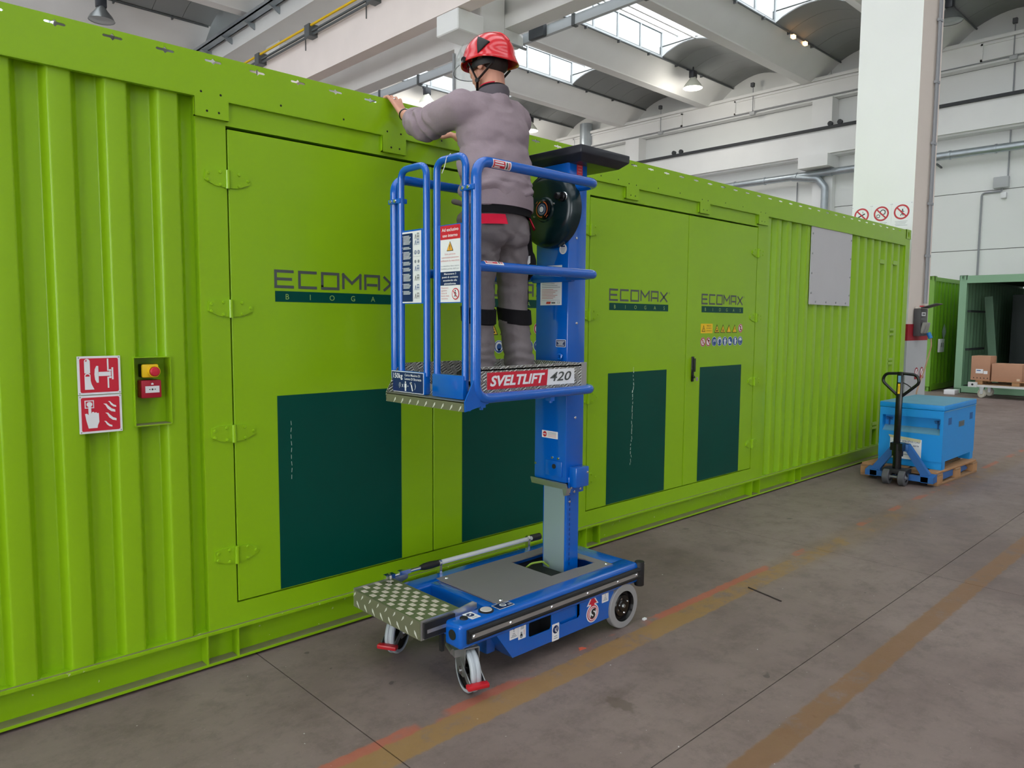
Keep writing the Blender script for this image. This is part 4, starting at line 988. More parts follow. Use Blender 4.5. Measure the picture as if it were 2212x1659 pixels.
# lower mast fittings
MB().obox((2.925, -.725, .80), .006, .27, .036, Matrix.Rotation(R_(-18), 3, 'Y')).build('wiper_strip', ALU, lift)
MB().prism([(-.86, .79), (-.825, .79), (-.835, .75), (-.85, .75)], 'x', 2.925, 2.96).build('strip_bracket', ALU, lift)
B(2.95, 3.07, -.853, -.842, .755, .85).build('mast_bracket', BLUE, lift, bev=.004)
B(2.955, 3.06, -.90, -.845, .795, .905).build('latch_box', BLUE, lift, bev=.006)
B(2.924, 2.932, -.82, -.70, .845, .93).build('front_bracket', BLUE, lift, bev=.003)
for p, ax in (((3.045, -.90, .872), (0, -1, 0)), ((2.965, -.854, .79), (0, -1, 0)), ((2.99, -.854, .765), (0, -1, 0)), ((3.04, -.854, .775), (0, -1, 0)), ((2.924, -.625, .90), (-1, 0, 0)), ((2.931, -.745, .945), (-1, 0, 0)), ((2.931, -.79, .945), (-1, 0, 0)), ((3.0, -.845, 1.17), (0, -1, 0)), ((3.0, -.845, 1.68), (0, -1, 0)), ((2.99, -.845, 2.13), (0, -1, 0)), ((3.0, -.812, .70), (0, -1, 0))):
    MB().lathe([(.008, 0), (.007, .004), (0, .006)], p, ax, 10).build('bolt', CHROME, lift, smooth=True)
MB().lathe([(0, 0), (.013, 0), (.013, .004), (0, .004)], (2.924, -.765, .90), (-1, 0, 0), 14).build('lock_barrel', BLACK, lift)
MB().tube(arc((-.80, 1.50), .014, 0, 330, 12, 'yz', 2.92), .006, 8).build('lifting_eye', BLUE, lift)
# black hood
hd = MB(); x0, x1, y0, y1 = 2.90, 3.30, -.95, -.42
k = hd.add([(x0, y0, 2.588), (x1, y0, 2.588), (x1, y1, 2.588), (x0, y1, 2.588), (x0, y0, 2.548), (x1, y0, 2.548), (x1, y1, 2.548), (x0, y1, 2.548), (x0+.035, y0+.035, 2.512), (x1-.05, y0+.035, 2.512), (x1-.05, y1-.035, 2.512), (x0+.035, y1-.035, 2.512)])
hd.face((k, k+1, k+2, k+3))
for i in range(4): j = (i+1) % 4; hd.face((k+i, k+4+i, k+4+j, k+j))
for i in (1, 2, 3, 0):
    j = (i+1) % 4
    if i == 3: continue
    hd.face((k+4+i, k+8+i, k+8+j, k+4+j))
hd.face((k+4+3, k+8+3, k+8, k+4)); hd.face((k+8, k+9, k+10, k+11))
hd.build('mast_hood', mat('black_hood', rgb(34, 36, 44), rough=.3), lift, bev=.004)
d = Decal((2.985, -.8455, 2.40), (1, 0, 0), (0, 0, 1)); d.rect(0, 0, .046, .15, 1, RED)
for i in range(9): d.rect(.006+.006*(i % 2), .012+i*.015, .038, .012+i*.015+.006, 2, RED_SOFT)
d.build('warning_strip', lift)
# hand-wheel drum
DRUM = mat('dark_drum', rgb(10, 34, 38), rough=.25, spec=.5)
dc = (2.93, -.735, 2.275)
dr = MB().lathe([(0, .078), (.06, .078), (.066, .07), (.15, .07), (.175, .064), (.192, .05), (.198, .03), (.198, .0), (0, 0)], dc, (-1, 0, 0), 48).build('drum', DRUM, lift, smooth=True)
MB().lathe([(0, 0), (.046, 0), (.05, .004), (.052, .012), (.046, .016), (0, .016)], (2.856, -.735, 2.275), (-1, 0, 0), 30).build('drum_hub', BLACKG, dr, smooth=True)
d = Decal((2.8385, -.735, 2.275), (0, -1, 0), (0, 0, 1))
for a0, a1 in ((-60, 75), (105, 275)):
    o_ = [(.042*math.cos(R_(a0+(a1-a0)*i/16)), .042*math.sin(R_(a0+(a1-a0)*i/16))) for i in range(17)]; i_ = [(.037*math.cos(R_(a0+(a1-a0)*i/16)), .037*math.sin(R_(a0+(a1-a0)*i/16))) for i in range(17)]
    for q in range(16): d.poly([o_[q], o_[q+1], i_[q+1], i_[q]], 1, ORANGE)
d.disc(0, 0, .032, 1, BLUE_D).disc(0, 0, .027, 2, GREYLINE).disc(0, 0, .021, 3, BLUE_D).disc(0, 0, .015, 4, WHITE)
d.poly([(.034, -.036), (.046, -.032), (.031, -.046)], 1, ORANGE).poly([(-.034, .036), (-.046, .032), (-.031, .046)], 1, ORANGE); d.build('hub_label', dr)
MB().lathe([(.01, 0), (.024, .004), (.024, .018), (.012, .022), (.014, .03), (.020, .045), (.014, .058), (0, .06)], (2.864, -.863, 2.328), (-1, 0, 0), 20).build('crank_knob', BLACKG, dr, smooth=True)
MB().lathe([(.025, 0), (.028, .002), (.025, .006)], (2.866, -.863, 2.328), (-1, 0, 0), 20).build('knob_ring', CHROME, dr, smooth=True)
for y, z in ((-.80, 2.30), (-.66, 2.245)): MB().lathe([(.006, 0), (.004, .006), (0, .007)], (2.86, y, z), (-1, 0, 0), 8).build('drum_screw', CHROME, dr)
# labels on the mast
d = Decal((2.9305, -.642, 1.776), (0, -1, 0), (0, 0, 1)); d.slab(0, 0, .158, .212, WHITE, .0006)
for i in range(9): d.rect(.012, .150-i*.0095+.02, .012+.115+.02*((i*7) % 3-1), .1525-i*.0095+.02, 1, GREYLINE)
for i in range(7): d.rect(.012, .083-i*.008, .012+.10+.015*((i*5) % 3-1), .0855-i*.008, 1, RED_SOFT)
d.rect(.01, .0255, .148, .0265, 1, GREYLINE).poly([(.044, .007), (.076, .007), (.08, .019), (.048, .019)], 1, RED).rect(.052, .011, .07, .015, 2, ORANGE).rect(.084, .009, .112, .016, 1, GREYTXT)
d.text('C E', .128, .008, .011, 1, GREYTXT, width=.018).rect(.04, .197, .10, .203, 1, RED_SOFT); d.build('instruction_sheet', lift)
d = Decal((2.9305, -.806, 2.071), (0, -1, 0), (0, 0, 1)); d.disc(0, 0, .027, 1, WHITE)
d.rect(-.014, .010, .014, .018, 2, BLUE_D)
for i in range(4): d.rect(-.019+.003*i, .003-i*.007, .019-.003*i, .005-i*.007, 2, GREYLINE)
d.build('round_sticker', lift)
d = Decal((2.9305, -.762, 1.552), (0, -1, 0), (0, 0, 1)); d.rrect(0, 0, .072, .040, .004, 1, WHITE).rrect(.003, .003, .069, .037, .003, 2, BLUE_D)
for i, w_ in enumerate((.056, .04, .03, .05)): d.rect(.036-w_/2, .0285-i*.0065, .036+w_/2, .0315-i*.0065, 3, WHITE)
d.build('blue_sticker', lift)
d = Decal((2.9305, -.665, 1.05), (0, -1, 0), (0, 0, 1)); d.rrect(0, 0, .12, .040, .003, 1, WHITE).disc(.022, .020, .015, 2, SIGNRED).rect(.011, .0175, .033, .0225, 3, WHITE)
for i in range(5): d.rect(.046, .031-i*.006, .108, .033-i*.006, 2, GREYLINE if i < 2 else RED_SOFT)
d.build('no_entry_sticker', lift)
# basket: guard rails
RT = .0235
def guard(y, s, name):
    ym = y+s*.19
    ZR = 2.378
    MB().tube(rounded([(2.94, ym, ZR+.004), (2.94, y, ZR+.004), (2.128, y, ZR), (2.128, y, 1.343), (2.94, y, 1.343), (2.94, ym, 1.343)], .075, 8), RT, 16).build(name, BLUE, lift, smooth=True)
    MB().tube(rounded([(2.128, y, 1.928), (2.935, y, 1.928), (2.935, ym, 1.928)], .05, 6), RT, 16).build('mid_rail', BLUE, lift, smooth=True)
guard(-1.03, 1, 'guard_rail')
def guard_far():
    y = -.42; ym = y-.16
    MB().tube(rounded([(2.94, ym, 2.382), (2.94, y, 2.382), (2.128, y, 2.378), (2.128, y, 1.343), (2.94, y, 1.343), (2.94, ym, 1.343)], .075, 8), RT, 16).build('guard_rail', BLUE, lift, smooth=True)
    MB().tube(rounded([(2.128, y, 1.928), (2.935, y, 1.928), (2.935, ym, 1.928)], .05, 6), RT, 16).build('mid_rail', BLUE, lift, smooth=True)
guard_far()
for z in (1.343, 1.928, 2.378): B(2.925, 2.955, -.87, -.58, z-.03, z+.03).build('rail_mount', BLUE, lift, bev=.004)
def rail_sticker(x0, x1, z, ang0, ang1):
    d = MB(); n = 6; mb = MB()
    def strip(xa, xb, a0, a1, m, lift_):
        mb.use(m); k = mb.add([(x, -1.03+(RT+lift_)*math.cos(R_(a)), z+(RT+lift_)*math.sin(R_(a))) for a in [a0+(a1-a0)*i/n for i in range(n+1)] for x in (xa, xb)])
        for i in range(n): mb.face((k+2*i, k+2*i+1, k+2*i+3, k+2*i+2))
    strip(x0, x1, ang0, ang1, WHITE, .0008); strip(x0+.004, x0+(x1-x0)*.66, ang0+12, ang1-12, RED, .0016)
    w = (x1-x0)*.6; aa = ang0+14; step_ = (ang1-ang0-30)/3
    for i in range(3): strip(x0+.01, x0+.01+w*(.5, .85, .8)[i], ang1-18-i*step_-step_*.55, ang1-18-i*step_, WHITE, .0022)
    strip(x0+(x1-x0)*.72, x0+(x1-x0)*.80, ang0+15, ang1-15, GREYTXT, .0016); strip(x0+(x1-x0)*.84, x1-.006, ang0+15, ang1-15, RED_SOFT, .0016)
    mb.build('rail_sticker', None, lift, smooth=True)
rail_sticker(2.205, 2.315, 2.378, 145, 245); rail_sticker(2.165, 2.275, 1.928, 95, 160)
# entry gates
GT = .0165
def gate(ya, yb, post_y):
    g = MB().tube(rounded([(2.118, ya, 1.425), (2.118, ya, 2.408), (2.118, yb, 2.408), (2.118, yb, 1.425)], .055, 8), GT, 14).build('gate', BLUE, lift, smooth=True)
    return g
g1 = gate(-.487, -.690, -.42); g2 = gate(-.768, -.972, -1.03)
for g, ya, yb in ((g1, -.487, -.690), (g2, -.768, -.972)):
    B(2.114, 2.120, yb+.008, ya-.008, 1.768, 2.118).build('sign_plate', BLUE, g)
    B(2.096, 2.130, yb-.01, ya+.01, 1.338, 1.444).build('kick_plate', BLUE, g, bev=.003)
for y0, y1, z in ((-1.045, -.955, 2.262), (-.50, -.405, 2.262)):
    cl = B(2.098, 2.146, y0, y1, z-.012, z+.012).build('clamp', BLUE, lift, bev=.004)
    for y in ((y0+y1)/2-.014, (y0+y1)/2+.022): MB().lathe([(.009, 0), (.008, .006), (0, .009)], (2.098, y, z), (-1, 0, 0), 10).build('clamp_bolt', CHROME, cl, smooth=True)
# gate labels
d = Decal((2.1135, -.494, 1.772), (0, -1, 0), (0, 0, 1)); W_, H_ = .160, .338
d.slab(0, 0, W_, H_, WHITE, .0005); d.rrect(.006, .006, .094, H_-.008, .004, 1, BLUE_D)
zz = H_-.022
for n_ in (7, 2, 6, 3, 3, 6, 4, 3):
    d.disc(.0115, zz+.002, .002, 2, WHITE, 8)
    for i in range(n_): d.rect(.018, zz, .018+.066*(.75+.25*((i*37 % 10)/10)), zz+.0028, 2, WHITE); zz -= .0062
    zz -= .010
for i, z in enumerate((.30, .272, .19, .15, .105, .06, .02)):
    if i == 2: continue
    d.strokes([[(.11, z), (.116, z+.022), (.122, z)], [(.13, z), (.13, z+.026), (.142, z+.026), (.142, z)], [(.126, z+.012), (.146, z+.012)]], .003, 1, SIGNBLUE if i % 2 else GREYTXT)
for x in (.115, .14): d.disc(x, .238, .0095, 1, SIGNBLUE, 14).disc(x, .238, .006, 2, WHITE, 12).disc(x, .238, .003, 3, GREYTXT, 8).disc(x, .195, .008, 1, GREYLINE, 12)
d.rect(.098, .218, .156, .219, 1, GREYLINE); d.build('instruction_label', g1)
d = Decal((2.1135, -.800, 1.772), (0, -1, 0), (0, 0, 1)); W_, H_ = .142, .342
d.slab(0, 0, W_, H_, WHITE, .0005)
d.rect(0, .280, W_, H_, 1, RED).text('Ad esclusivo', W_/2, .316, .0145, 2, WHITE, width=.118, align='c', bold=.012).text('uso interno', W_/2, .291, .0135, 2, WHITE, width=.106, align='c', bold=.012)
d.poly([(.046, .228), (.094, .228), (.07, .272)], 1, BLACK).poly([(.050, .2305), (.090, .2305), (.07, .2675)], 2, mat('amber_print', rgb(240, 176, 70), rough=.4)).rect(.0685, .242, .0725, .256, 3, BLACK).disc(.0705, .237, .0024, 3, BLACK, 8)
for i, s_ in enumerate(('Solo persone', 'autorizzate possono', 'utilizzare la macchina')): d.text(s_, W_/2, .211-i*.0145, .0075, 2, RED_SOFT, width=(.076, .122, .132)[i], align='c')
for i, s_ in enumerate(('La macchina deve essere', "livellata prima dell'uso")): d.text(s_, W_/2, .159-i*.0125, .0065, 2, GREYLINE, width=(.130, .126)[i], align='c')
d.rect(0, .075, W_, .136, 1, BLUE_D)
for i, s_ in enumerate(('Mantenere 3', 'punti di contatto', 'accedendo alla', 'piattaforma')): d.text(s_, W_/2, .1225-i*.0145, .0085, 2, WHITE, width=(.086, .114, .098, .082)[i], align='c', bold=.012)
for i, s_ in enumerate(('Mantenere', 'sgombra', "l'area di", 'lavoro della', 'macchina')): d.text(s_, .007, .061-i*.0120, .0065, 2, RED_SOFT, width=(.052, .042, .04, .058, .048)[i])
d.disc(.110, .036, .026, 2, RED).disc(.110, .036, .0215, 3, WHITE).disc(.110, .050, .004, 4, BLACK, 10).strokes([[(.103, .022), (.109, .034), (.115, .022)], [(.109, .034), (.110, .045)], [(.101, .038), (.110, .043), (.118, .036)]], .0035, 4, BLACK).line((.094, .051), (.126, .021), .004, 5, RED)
d.build('warning_label', g2)
d = Decal((2.0955, -.432, 1.3395), (0, -1, 0), (0, 0, 1)); W_, H_ = .262, .102
d.slab(0, 0, W_, H_, WHITE, .0006); d.rrect(.003, .003, W_-.003, H_-.003, .004, 1, BLUE_D)
d.text('150kg', .016, .068, .0235, 2, WHITE, width=.078, bold=.012)
d.text('Carico Massimo Di', .112, .080, .0115, 2, WHITE, width=.124, bold=.006).text('Lavoro Di Sicurezza', .112, .062, .0115, 2, WHITE, width=.134, bold=.006)
d.text('(1 x', .064, .026, .022, 2, WHITE, width=.036)
d.disc(.118, .050, .005, 2, WHITE, 12).poly([(.110, .044), (.126, .044), (.127, .026), (.124, .024), (.123, .008), (.113, .008), (.112, .024), (.109, .026)], 2, WHITE)
d.text('+', .134, .026, .013, 2, WHITE).line((.164, .048), (.176, .010), .008, 2, WHITE).disc(.162, .048, .0075, 2, WHITE, 12).rect(.159, .048, .164, .058, 3, BLUE_D).text(')', .192, .026, .024, 2, WHITE)
d.build('load_label', g1)
# platform, toe boards, entry step
B(2.13, 2.90, -1.0, -.44, 1.338, 1.362).build('platform_floor', CHECKER, lift)
tb = MB().box(2.165, 2.865, -1.006, -1.0, 1.362, 1.470).build('toe_board', CHECKER, lift)
B(2.165, 2.865, -1.006, -.985, 1.463, 1.481).build('toe_board_edge', CHECKER, tb); B(2.86, 2.90, -1.008, -.995, 1.355, 1.481).build('toe_board_end', ALU, tb)
d = Decal((2.215, -1.0065, 1.378), (1, 0, 0), (0, 0, 1)); d.slab(0, 0, .592, .077, WHITE, .0005); d.poly([(0, 0), (.390, 0), (.398, .077), (0, .077)], 1, RED)
d.text('SVELTLIFT', .018, .016, .045, 2, WHITE, width=.358, bold=.035, shear=.25).text('420', .412, .019, .044, 2, GREYTXT, width=.155, bold=.012, shear=.25); d.build('name_sticker', tb)
B(2.165, 2.90, -.452, -.446, 1.362, 1.478).build('toe_board', CHECKER, lift)
B(2.894, 2.90, -1.0, -.45, 1.362, 1.478).build('toe_board', CHECKER, lift)
es = MB().box(2.055, 2.135, -1.035, -.445, 1.330, 1.336).box(2.055, 2.060, -1.035, -.445, 1.292, 1.334).build('entry_step', DULLP, lift)
fan_row(es, 2.0545, [-1.01+i*.062 for i in range(9)], 1.307, True, .8)
for y in (-1.040, -.440): MB().prism([(2.058, 1.292), (2.145, 1.310), (2.145, 1.46), (2.125, 1.46), (2.056, 1.336)], 'y', y-.003, y+.003).build('step_gusset', CHECKER2 if y > -.5 else BLUE, es)
for x, y in ((2.10, -1.02), (2.17, -1.02), (2.62, -1.02)): MB().box(x-.014, x+.014, y-.014, y+.02, 1.302, 1.325).cyl((x, y, 1.292), (x, y, 1.303), .009, n=10).build('rail_clamp', BLUE, lift)
MB().prism([(2.10, 1.305), (2.20, 1.318), (2.20, 1.345), (2.10, 1.40)], 'y', -1.036, -1.024).build('gusset_plate', BLUE, lift)
MB().tube([(2.118, -.868, 2.428), (2.10, -.862, 2.41), (2.10, -.846, 2.37), (2.10, -.828, 2.345)], .0018, 6).build('cable_tie', WHITE, g2)
# ================================================================ PERSON ON THE PLATFORM
SKIN = mat('skin', rgb(206, 150, 128), rough=.5, spec=.35, noise_amt=.05, noise_scale=30)
def cloth(name, col, amt=.06, sc=90):
    return mat(name, col, rough=.9, spec=.2, noise_amt=amt, noise_scale=sc, bump=.12, bump_scale=260)
SWEAT = cloth('grey_mauve_sweatshirt', rgb(152, 136, 143))
TROUS = cloth('grey_trousers', rgb(124, 116, 118))
COLLAR = cloth('collar_grey', rgb(96, 90, 96))
BLACKC = cloth('black_cloth', rgb(26, 25, 28))
REDC = cloth('red_cloth', rgb(196, 26, 56))
GLOVE = cloth('glove_grey', rgb(92, 86, 80))
HELM = mat('helmet_red', rgb(206, 20, 36), rough=.18, coat=.4)
HAIR = mat('dark_hair', rgb(40, 30, 26), rough=.8)
def cap(mb, p0, p1, r0, r1, n=14):
    mb.ball(p0, r0, n); mb.ball(p1, r1, n); mb.cyl(p0, p1, r0, r1, n=n); return mb
def remesh(mb, voxel, smooth=4, wr=None, cuts=()):
    me = mb.mesh('blob', None, fixn=True); o = bpy.data.objects.new('blob', me); COL.objects.link(o)
    md = o.modifiers.new('r', 'REMESH'); md.mode = 'VOXEL'; md.voxel_size = voxel
    dg = bpy.context.evaluated_depsgraph_get(); out = bpy.data.meshes.new_from_object(o.evaluated_get(dg))
    bpy.data.objects.remove(o); bpy.data.meshes.remove(me)
    bm = bmesh.new(); bm.from_mesh(out); bpy.data.meshes.remove(out)
    for _ in range(smooth): bmesh.ops.smooth_vert(bm, verts=bm.verts[:], factor=.5, use_axis_x=True, use_axis_y=True, use_axis_z=True)
    bm.normal_update()
    if wr:
        mv = [(v, v.normal*wr(v.co)) for v in bm.verts]
        for v, d in mv: v.co += d
    for co, no in cuts:
        bmesh.ops.bisect_plane(bm, geom=bm.verts[:]+bm.edges[:]+bm.faces[:], plane_co=co, plane_no=no, clear_outer=True)
    return bm
def finish(bm, name, m, parent, dec=None):
    org = worg(parent)
    for v in bm.verts: v.co -= org
    me = bpy.data.meshes.new(name); bm.to_mesh(me); bm.free(); me.materials.append(m)
    me.polygons.foreach_set('use_smooth', [True]*len(me.polygons)); return link(name, me, parent)
ZP = 1.362
person = thing('person', (2.57, -.70, ZP), 'worker in grey workwear and red helmet reaching over the container edge', 'person')
HC = Vector((2.528, -.650, 2.957))
hf = Vector((-.16, .98, -.12)).normalized(); hr = hf.cross(Vector((0, 0, 1))).normalized(); hu = hr.cross(hf).normalized()
HM = Matrix((hr, hf, hu)).transposed()
def H(x, y, z): return HC + hr*x + hf*y + hu*z
SHL, SHR = Vector((2.338, -.675, 2.705)), Vector((2.690, -.690, 2.700))
ELL, ELR = Vector((2.325, -.385, 2.675)), Vector((2.80, -.42, 2.655))
WRL, WRR = Vector((2.402, -.108, 2.800)), Vector((2.762, -.135, 2.735))
body = MB()
# head and neck
def hball(x, y, z, r): 
    n0 = len(body.v); body.ball((0, 0, 0), r, 18)
    for i in range(n0, len(body.v)): body.v[i] = tuple(H(x, y, z) + HM @ Vector(body.v[i]))
hball(0, -.012, .025, (.074, .094, .092)); hball(0, .025, -.045, (.058, .068, .066)); hball(0, .048, -.085, (.034, .036, .028))
hball(0, .096, -.022, (.012, .018, .02)); hball(0, .088, 0, (.010, .014, .03)); hball(0, .083, -.063, (.024, .014, .012))
for s in (-1, 1): hball(s*.076, -.012, -.015, (.011, .02, .033)); hball(s*.034, .066, -.022, (.024, .02, .022))
cap(body, (2.53, -.705, 2.755), H(0, -.03, -.06), .060, .055)
# trunk and limbs (under the clothes)
cap(body, (2.53, -.70, 2.60), (2.53, -.70, 2.22), .11, .115); cap(body, (2.44, -.69, 2.69), (2.62, -.70, 2.69), .065, .065)
for S, E_, W in ((SHL, ELL, WRL), (SHR, ELR, WRR)):
    cap(body, (2.53+(S.x-2.53)*.4, S.y, 2.70), S, .06, .052); cap(body, S, E_, .050, .042)
    mid = E_+(W-E_)*.35; cap(body, E_, mid, .042, .041); cap(body, mid, W, .041, .027)
LEGS = (((2.455, -.70, 2.15), (2.440, -.685, 1.80), (2.438, -.705, 1.44)), ((2.615, -.70, 2.15), (2.676, -.685, 1.80), (2.722, -.71, 1.44)))
for h, k, a in LEGS:
    cap(body, h, k, .075, .052); cap(body, k, a, .050, .036); cap(body, a, (a[0], a[1]+.02, 1.40), .036, .036)
# hands
def hand(W, K, tipdir, curl, side, spread, thumb):
    """wrist W, knuckle centre K, x axis = world X; fingers go over the edge"""
    W, K = Vector(W), Vector(K)
    for dx in (-.026, -.009, .009, .026): cap(body, W+Vector((dx*.55, 0, 0)), K+Vector((dx, 0, 0)), .0155, .0125, 10)
    Ls = {1: (.030, .036, .034, .027), -1: (.027, .034, .036, .030)}[side]
    for dx, L in zip((-.032, -.011, .011, .032), Ls):
        p = K+Vector((dx, 0, 0)); sp = Vector((dx*spread, 0, 0)); q = p+Vector(tipdir)*L*1.15+sp*.4; r = q+Vector(curl)*L*.95+sp*.2; t = r+Vector(curl[:2]+(curl[2]-.75,)).normalized()*L*.7
        cap(body, p, q, .0100, .0092, 10); cap(body, q, r, .0092, .0086, 10); cap(body, r, t, .0086, .0074, 10)
    b = W+(K-W)*.25+Vector((side*.028, 0, 0)); m_ = b+Vector(thumb[0]); e = m_+Vector(thumb[1])
    cap(body, b, m_, .0145, .0115, 10); cap(body, m_, e, .0115, .0088, 10)
hand(WRL, (2.408, -.036, 2.878), (0, .62, .78), (0, .98, .0), 1, 6 * .1, ((.022, .03, -.012), (.012, .022, -.028)))
hand(WRR, (2.742, -.040, 2.775), (-.25, .30, .92), (-.15, .15, .95), -1, .3, ((-.03, .04, -.01), (-.028, .02, .012)))
bmb = remesh(body, .0042, 2)
finish(bmb, 'body', SKIN, person)

# --- sweatshirt
def wr_sweat(c):
    w = c + Vector((noise.noise(c*5), noise.noise(c*5+Vector((7, 1, 3))), noise.noise(c*5+Vector((2, 9, 4)))))*.06
    n = noise.noise(Vector((c.x*7, c.y*7, c.z*11)))*.007 + (1-abs(noise.noise(Vector((w.x*9, w.y*9, w.z*15+5))))*2.2)*.0035 + noise.noise(Vector((c.x*26, c.y*26, c.z*34+5)))*.0016
    n += .0045*math.sin(62*(w.z-.75*(w.x-2.53)))*max(0, min(1, (2.62-c.z)/.2))*max(0, min(1, abs(c.x-2.53)/.1))
    arm = max(0, min(1, (c.y+.56)/.12)) if c.z > 2.55 else 0
    n += arm*.010*math.sin(c.y*88+9*noise.noise(c*9))
    if c.z < 2.36: n += .006*math.sin((c.z-2.3)*75+6*noise.noise(c*6))
    return n
sw = MB()
def ell(mb, c, r, n=20): mb.ball(c, r, n)
ell(sw, (2.53, -.695, 2.60), (.205, .148, .175), 24); ell(sw, (2.53, -.705, 2.45), (.205, .155, .20), 24); ell(sw, (2.535, -.715, 2.33), (.203, .160, .13), 24); ell(sw, (2.54, -.72, 2.27), (.186, .150, .09), 24)
cap(sw, (2.42, -.69, 2.715), (2.64, -.70, 2.715), .085, .085); cap(sw, (2.53, -.71, 2.74), (2.53, -.705, 2.785), .085, .07)
cap(sw, (2.42, -.70, 2.69), SHL, .092, .088); cap(sw, (2.64, -.70, 2.69), SHR, .092, .082)
cl = ELL+(WRL-ELL)*.30; cr = ELR+(WRR-ELR)*.30
cap(sw, SHL, ELL, .086, .072); cap(sw, ELL, cl, .072, .066)
cap(sw, SHR, ELR, .080, .068); cap(sw, ELR, cr, .072, .062)
dl = (WRL-ELL).normalized(); dr_ = (WRR-ELR).normalized()
bm = remesh(sw, .0075, 5, wr_sweat, cuts=[((0, 0, 2.240), (0, 0, -1))])
# clean cuffs: trim sleeves locally
for c_, d_, sx in ((cl+dl*.028, dl, 1), (cr+dr_*.028, dr_, 1)):
    rm = [v for v in bm.verts if (v.co-c_).dot(d_) > 0 and (v.co-c_).length < .16]
    bmesh.ops.delete(bm, geom=rm, context='VERTS')
rm = [v for v in bm.verts if v.co.z > 2.795 and (v.co-Vector((2.53, -.70, 2.8))).length < .2]
bmesh.ops.delete(bm, geom=rm, context='VERTS')
sweat = finish(bm, 'sweatshirt', SWEAT, person)
md = sweat.modifiers.new('thickness', 'SOLIDIFY'); md.thickness = .006; md.offset = -1
# rolled cuffs and waistband
for c_, d_, r in ((cl+dl*.018, dl, .066), (cr+dr_*.018, dr_, .062)):
    MB().lathe([(r-.014, -.03), (r+.002, -.03), (r+.005, -.022), (r+.004, .0), (r, .022), (r-.005, .028), (r-.016, .028)], c_, d_, 28).build('cuff', SWEAT, sweat, smooth=True)
def ring(name, cx, cy, rx, ry, z0, z1, m, parent, n=40, t=.006, tilt=0.0, rz=0):
    mb = MB(); rows = [(-t, z0), (0, z0), (.002, (z0+z1)/2), (0, z1), (-t, z1)]; ks = []
    for o_, z in rows:
        ks.append(mb.add([(cx+(rx+o_)*math.cos(2*math.pi*i/n), cy+(ry+o_)*math.sin(2*math.pi*i/n), z+tilt*math.cos(2*math.pi*i/n)) for i in range(n)]))
    for A, B_ in zip(ks, ks[1:]):
        for i in range(n): j = (i+1) % n; mb.face((A+i, A+j, B_+j, B_+i))
    return mb.build(name, m, parent, smooth=True)
ring('waistband', 2.54, -.72, .194, .157, 2.240, 2.312, SWEAT, sweat, tilt=-.008)
# seam of the shoulder
MB().tube([SHL+Vector((.045, .02+.088*math.sin(R_(a)), .088*math.cos(R_(a)))) for a in range(-150, 151, 20)], .0022, 6).build('sleeve_seam', COLLAR, sweat)
# collar
co = MB()
rowsc = [(.066, -.012, 0), (.079, -.012, 0), (.080, .022, 0), (.075, .036, 0), (.067, .038, 0), (.064, .015, 0)]
ks = []
for r, z, _ in rowsc: ks.append(co.add([(2.53+r*math.cos(2*math.pi*i/32)*1.0, -.69+r*math.sin(2*math.pi*i/32)*1.05, 2.788+z+.014*-math.sin(2*math.pi*i/32)) for i in range(32)]))
for A, B_ in zip(ks, ks[1:]+ks[:1]):
    for i in range(32): j = (i+1) % 32; co.face((A+i, A+j, B_+j, B_+i))
co.build('collar', COLLAR, sweat, smooth=True)
MB().lathe([(.061, 0), (.068, 0), (.069, .03), (.062, .032)], (2.53, -.690, 2.808), (0, .15, 1), 30).build('undershirt_collar', BLACKC, sweat, smooth=True)
MB().lathe([(.058, 0), (.062, 0), (.063, .018), (.058, .02)], (2.53, -.686, 2.828), (0, .15, 1), 30).build('shirt_collar', REDC, sweat, smooth=True)

# --- trousers
def wr_tr(c):
    w = c + Vector((noise.noise(c*6), noise.noise(c*6+Vector((7, 1, 3))), noise.noise(c*6+Vector((2, 9, 4)))))*.05
    n = (1-abs(noise.noise(Vector((w.x*11, w.y*11, w.z*17))))*2.2)*.0042+noise.noise(Vector((c.x*9, c.y*9, c.z*16)))*.006+noise.noise(Vector((c.x*25, c.y*25, c.z*34)))*.0016
    if c.z < 1.62: n += .009*math.sin(c.z*85+7*noise.noise(c*8))*max(0, (1.62-c.z)/.25)
    if 1.95 < c.z < 2.12: n += .004*math.sin((c.z+c.x*.7)*80+5*noise.noise(c*7))
    return n
tr = MB()
ell(tr, (2.537, -.715, 2.17), (.168, .135, .115), 24); cap(tr, (2.537, -.715, 2.2), (2.537, -.715, 2.27), .135, .125)
for dx in (-.07, .07): ell(tr, (2.537+dx, -.765, 2.135), (.085, .085, .09))
for i, (h, k, a) in enumerate(LEGS):
    h2 = Vector((h[0], h[1]-.01, 2.14)); k2 = Vector(k); a2 = Vector((a[0], a[1], 1.43))
    cap(tr, h2, k2+Vector((0, 0, .08)), .102, .080); cap(tr, k2+Vector((0, 0, .08)), k2+Vector((0, -.005, -.1)), .080, .075); cap(tr, k2+Vector((0, -.005, -.1)), a2, .075, .076); cap(tr, a2, a2+Vector((0, .006, -.06)), .076, .078)
bm = remesh(tr, .0075, 4, wr_tr, cuts=[((0, 0, 1.392), (0, 0, -1)), ((0, 0, 2.285), (0, 0, 1))])
trous = finish(bm, 'trousers', TROUS, person)
ring('belt', 2.537, -.717, .186, .152, 2.205, 2.258, BLACKC, trous, tilt=-.004)
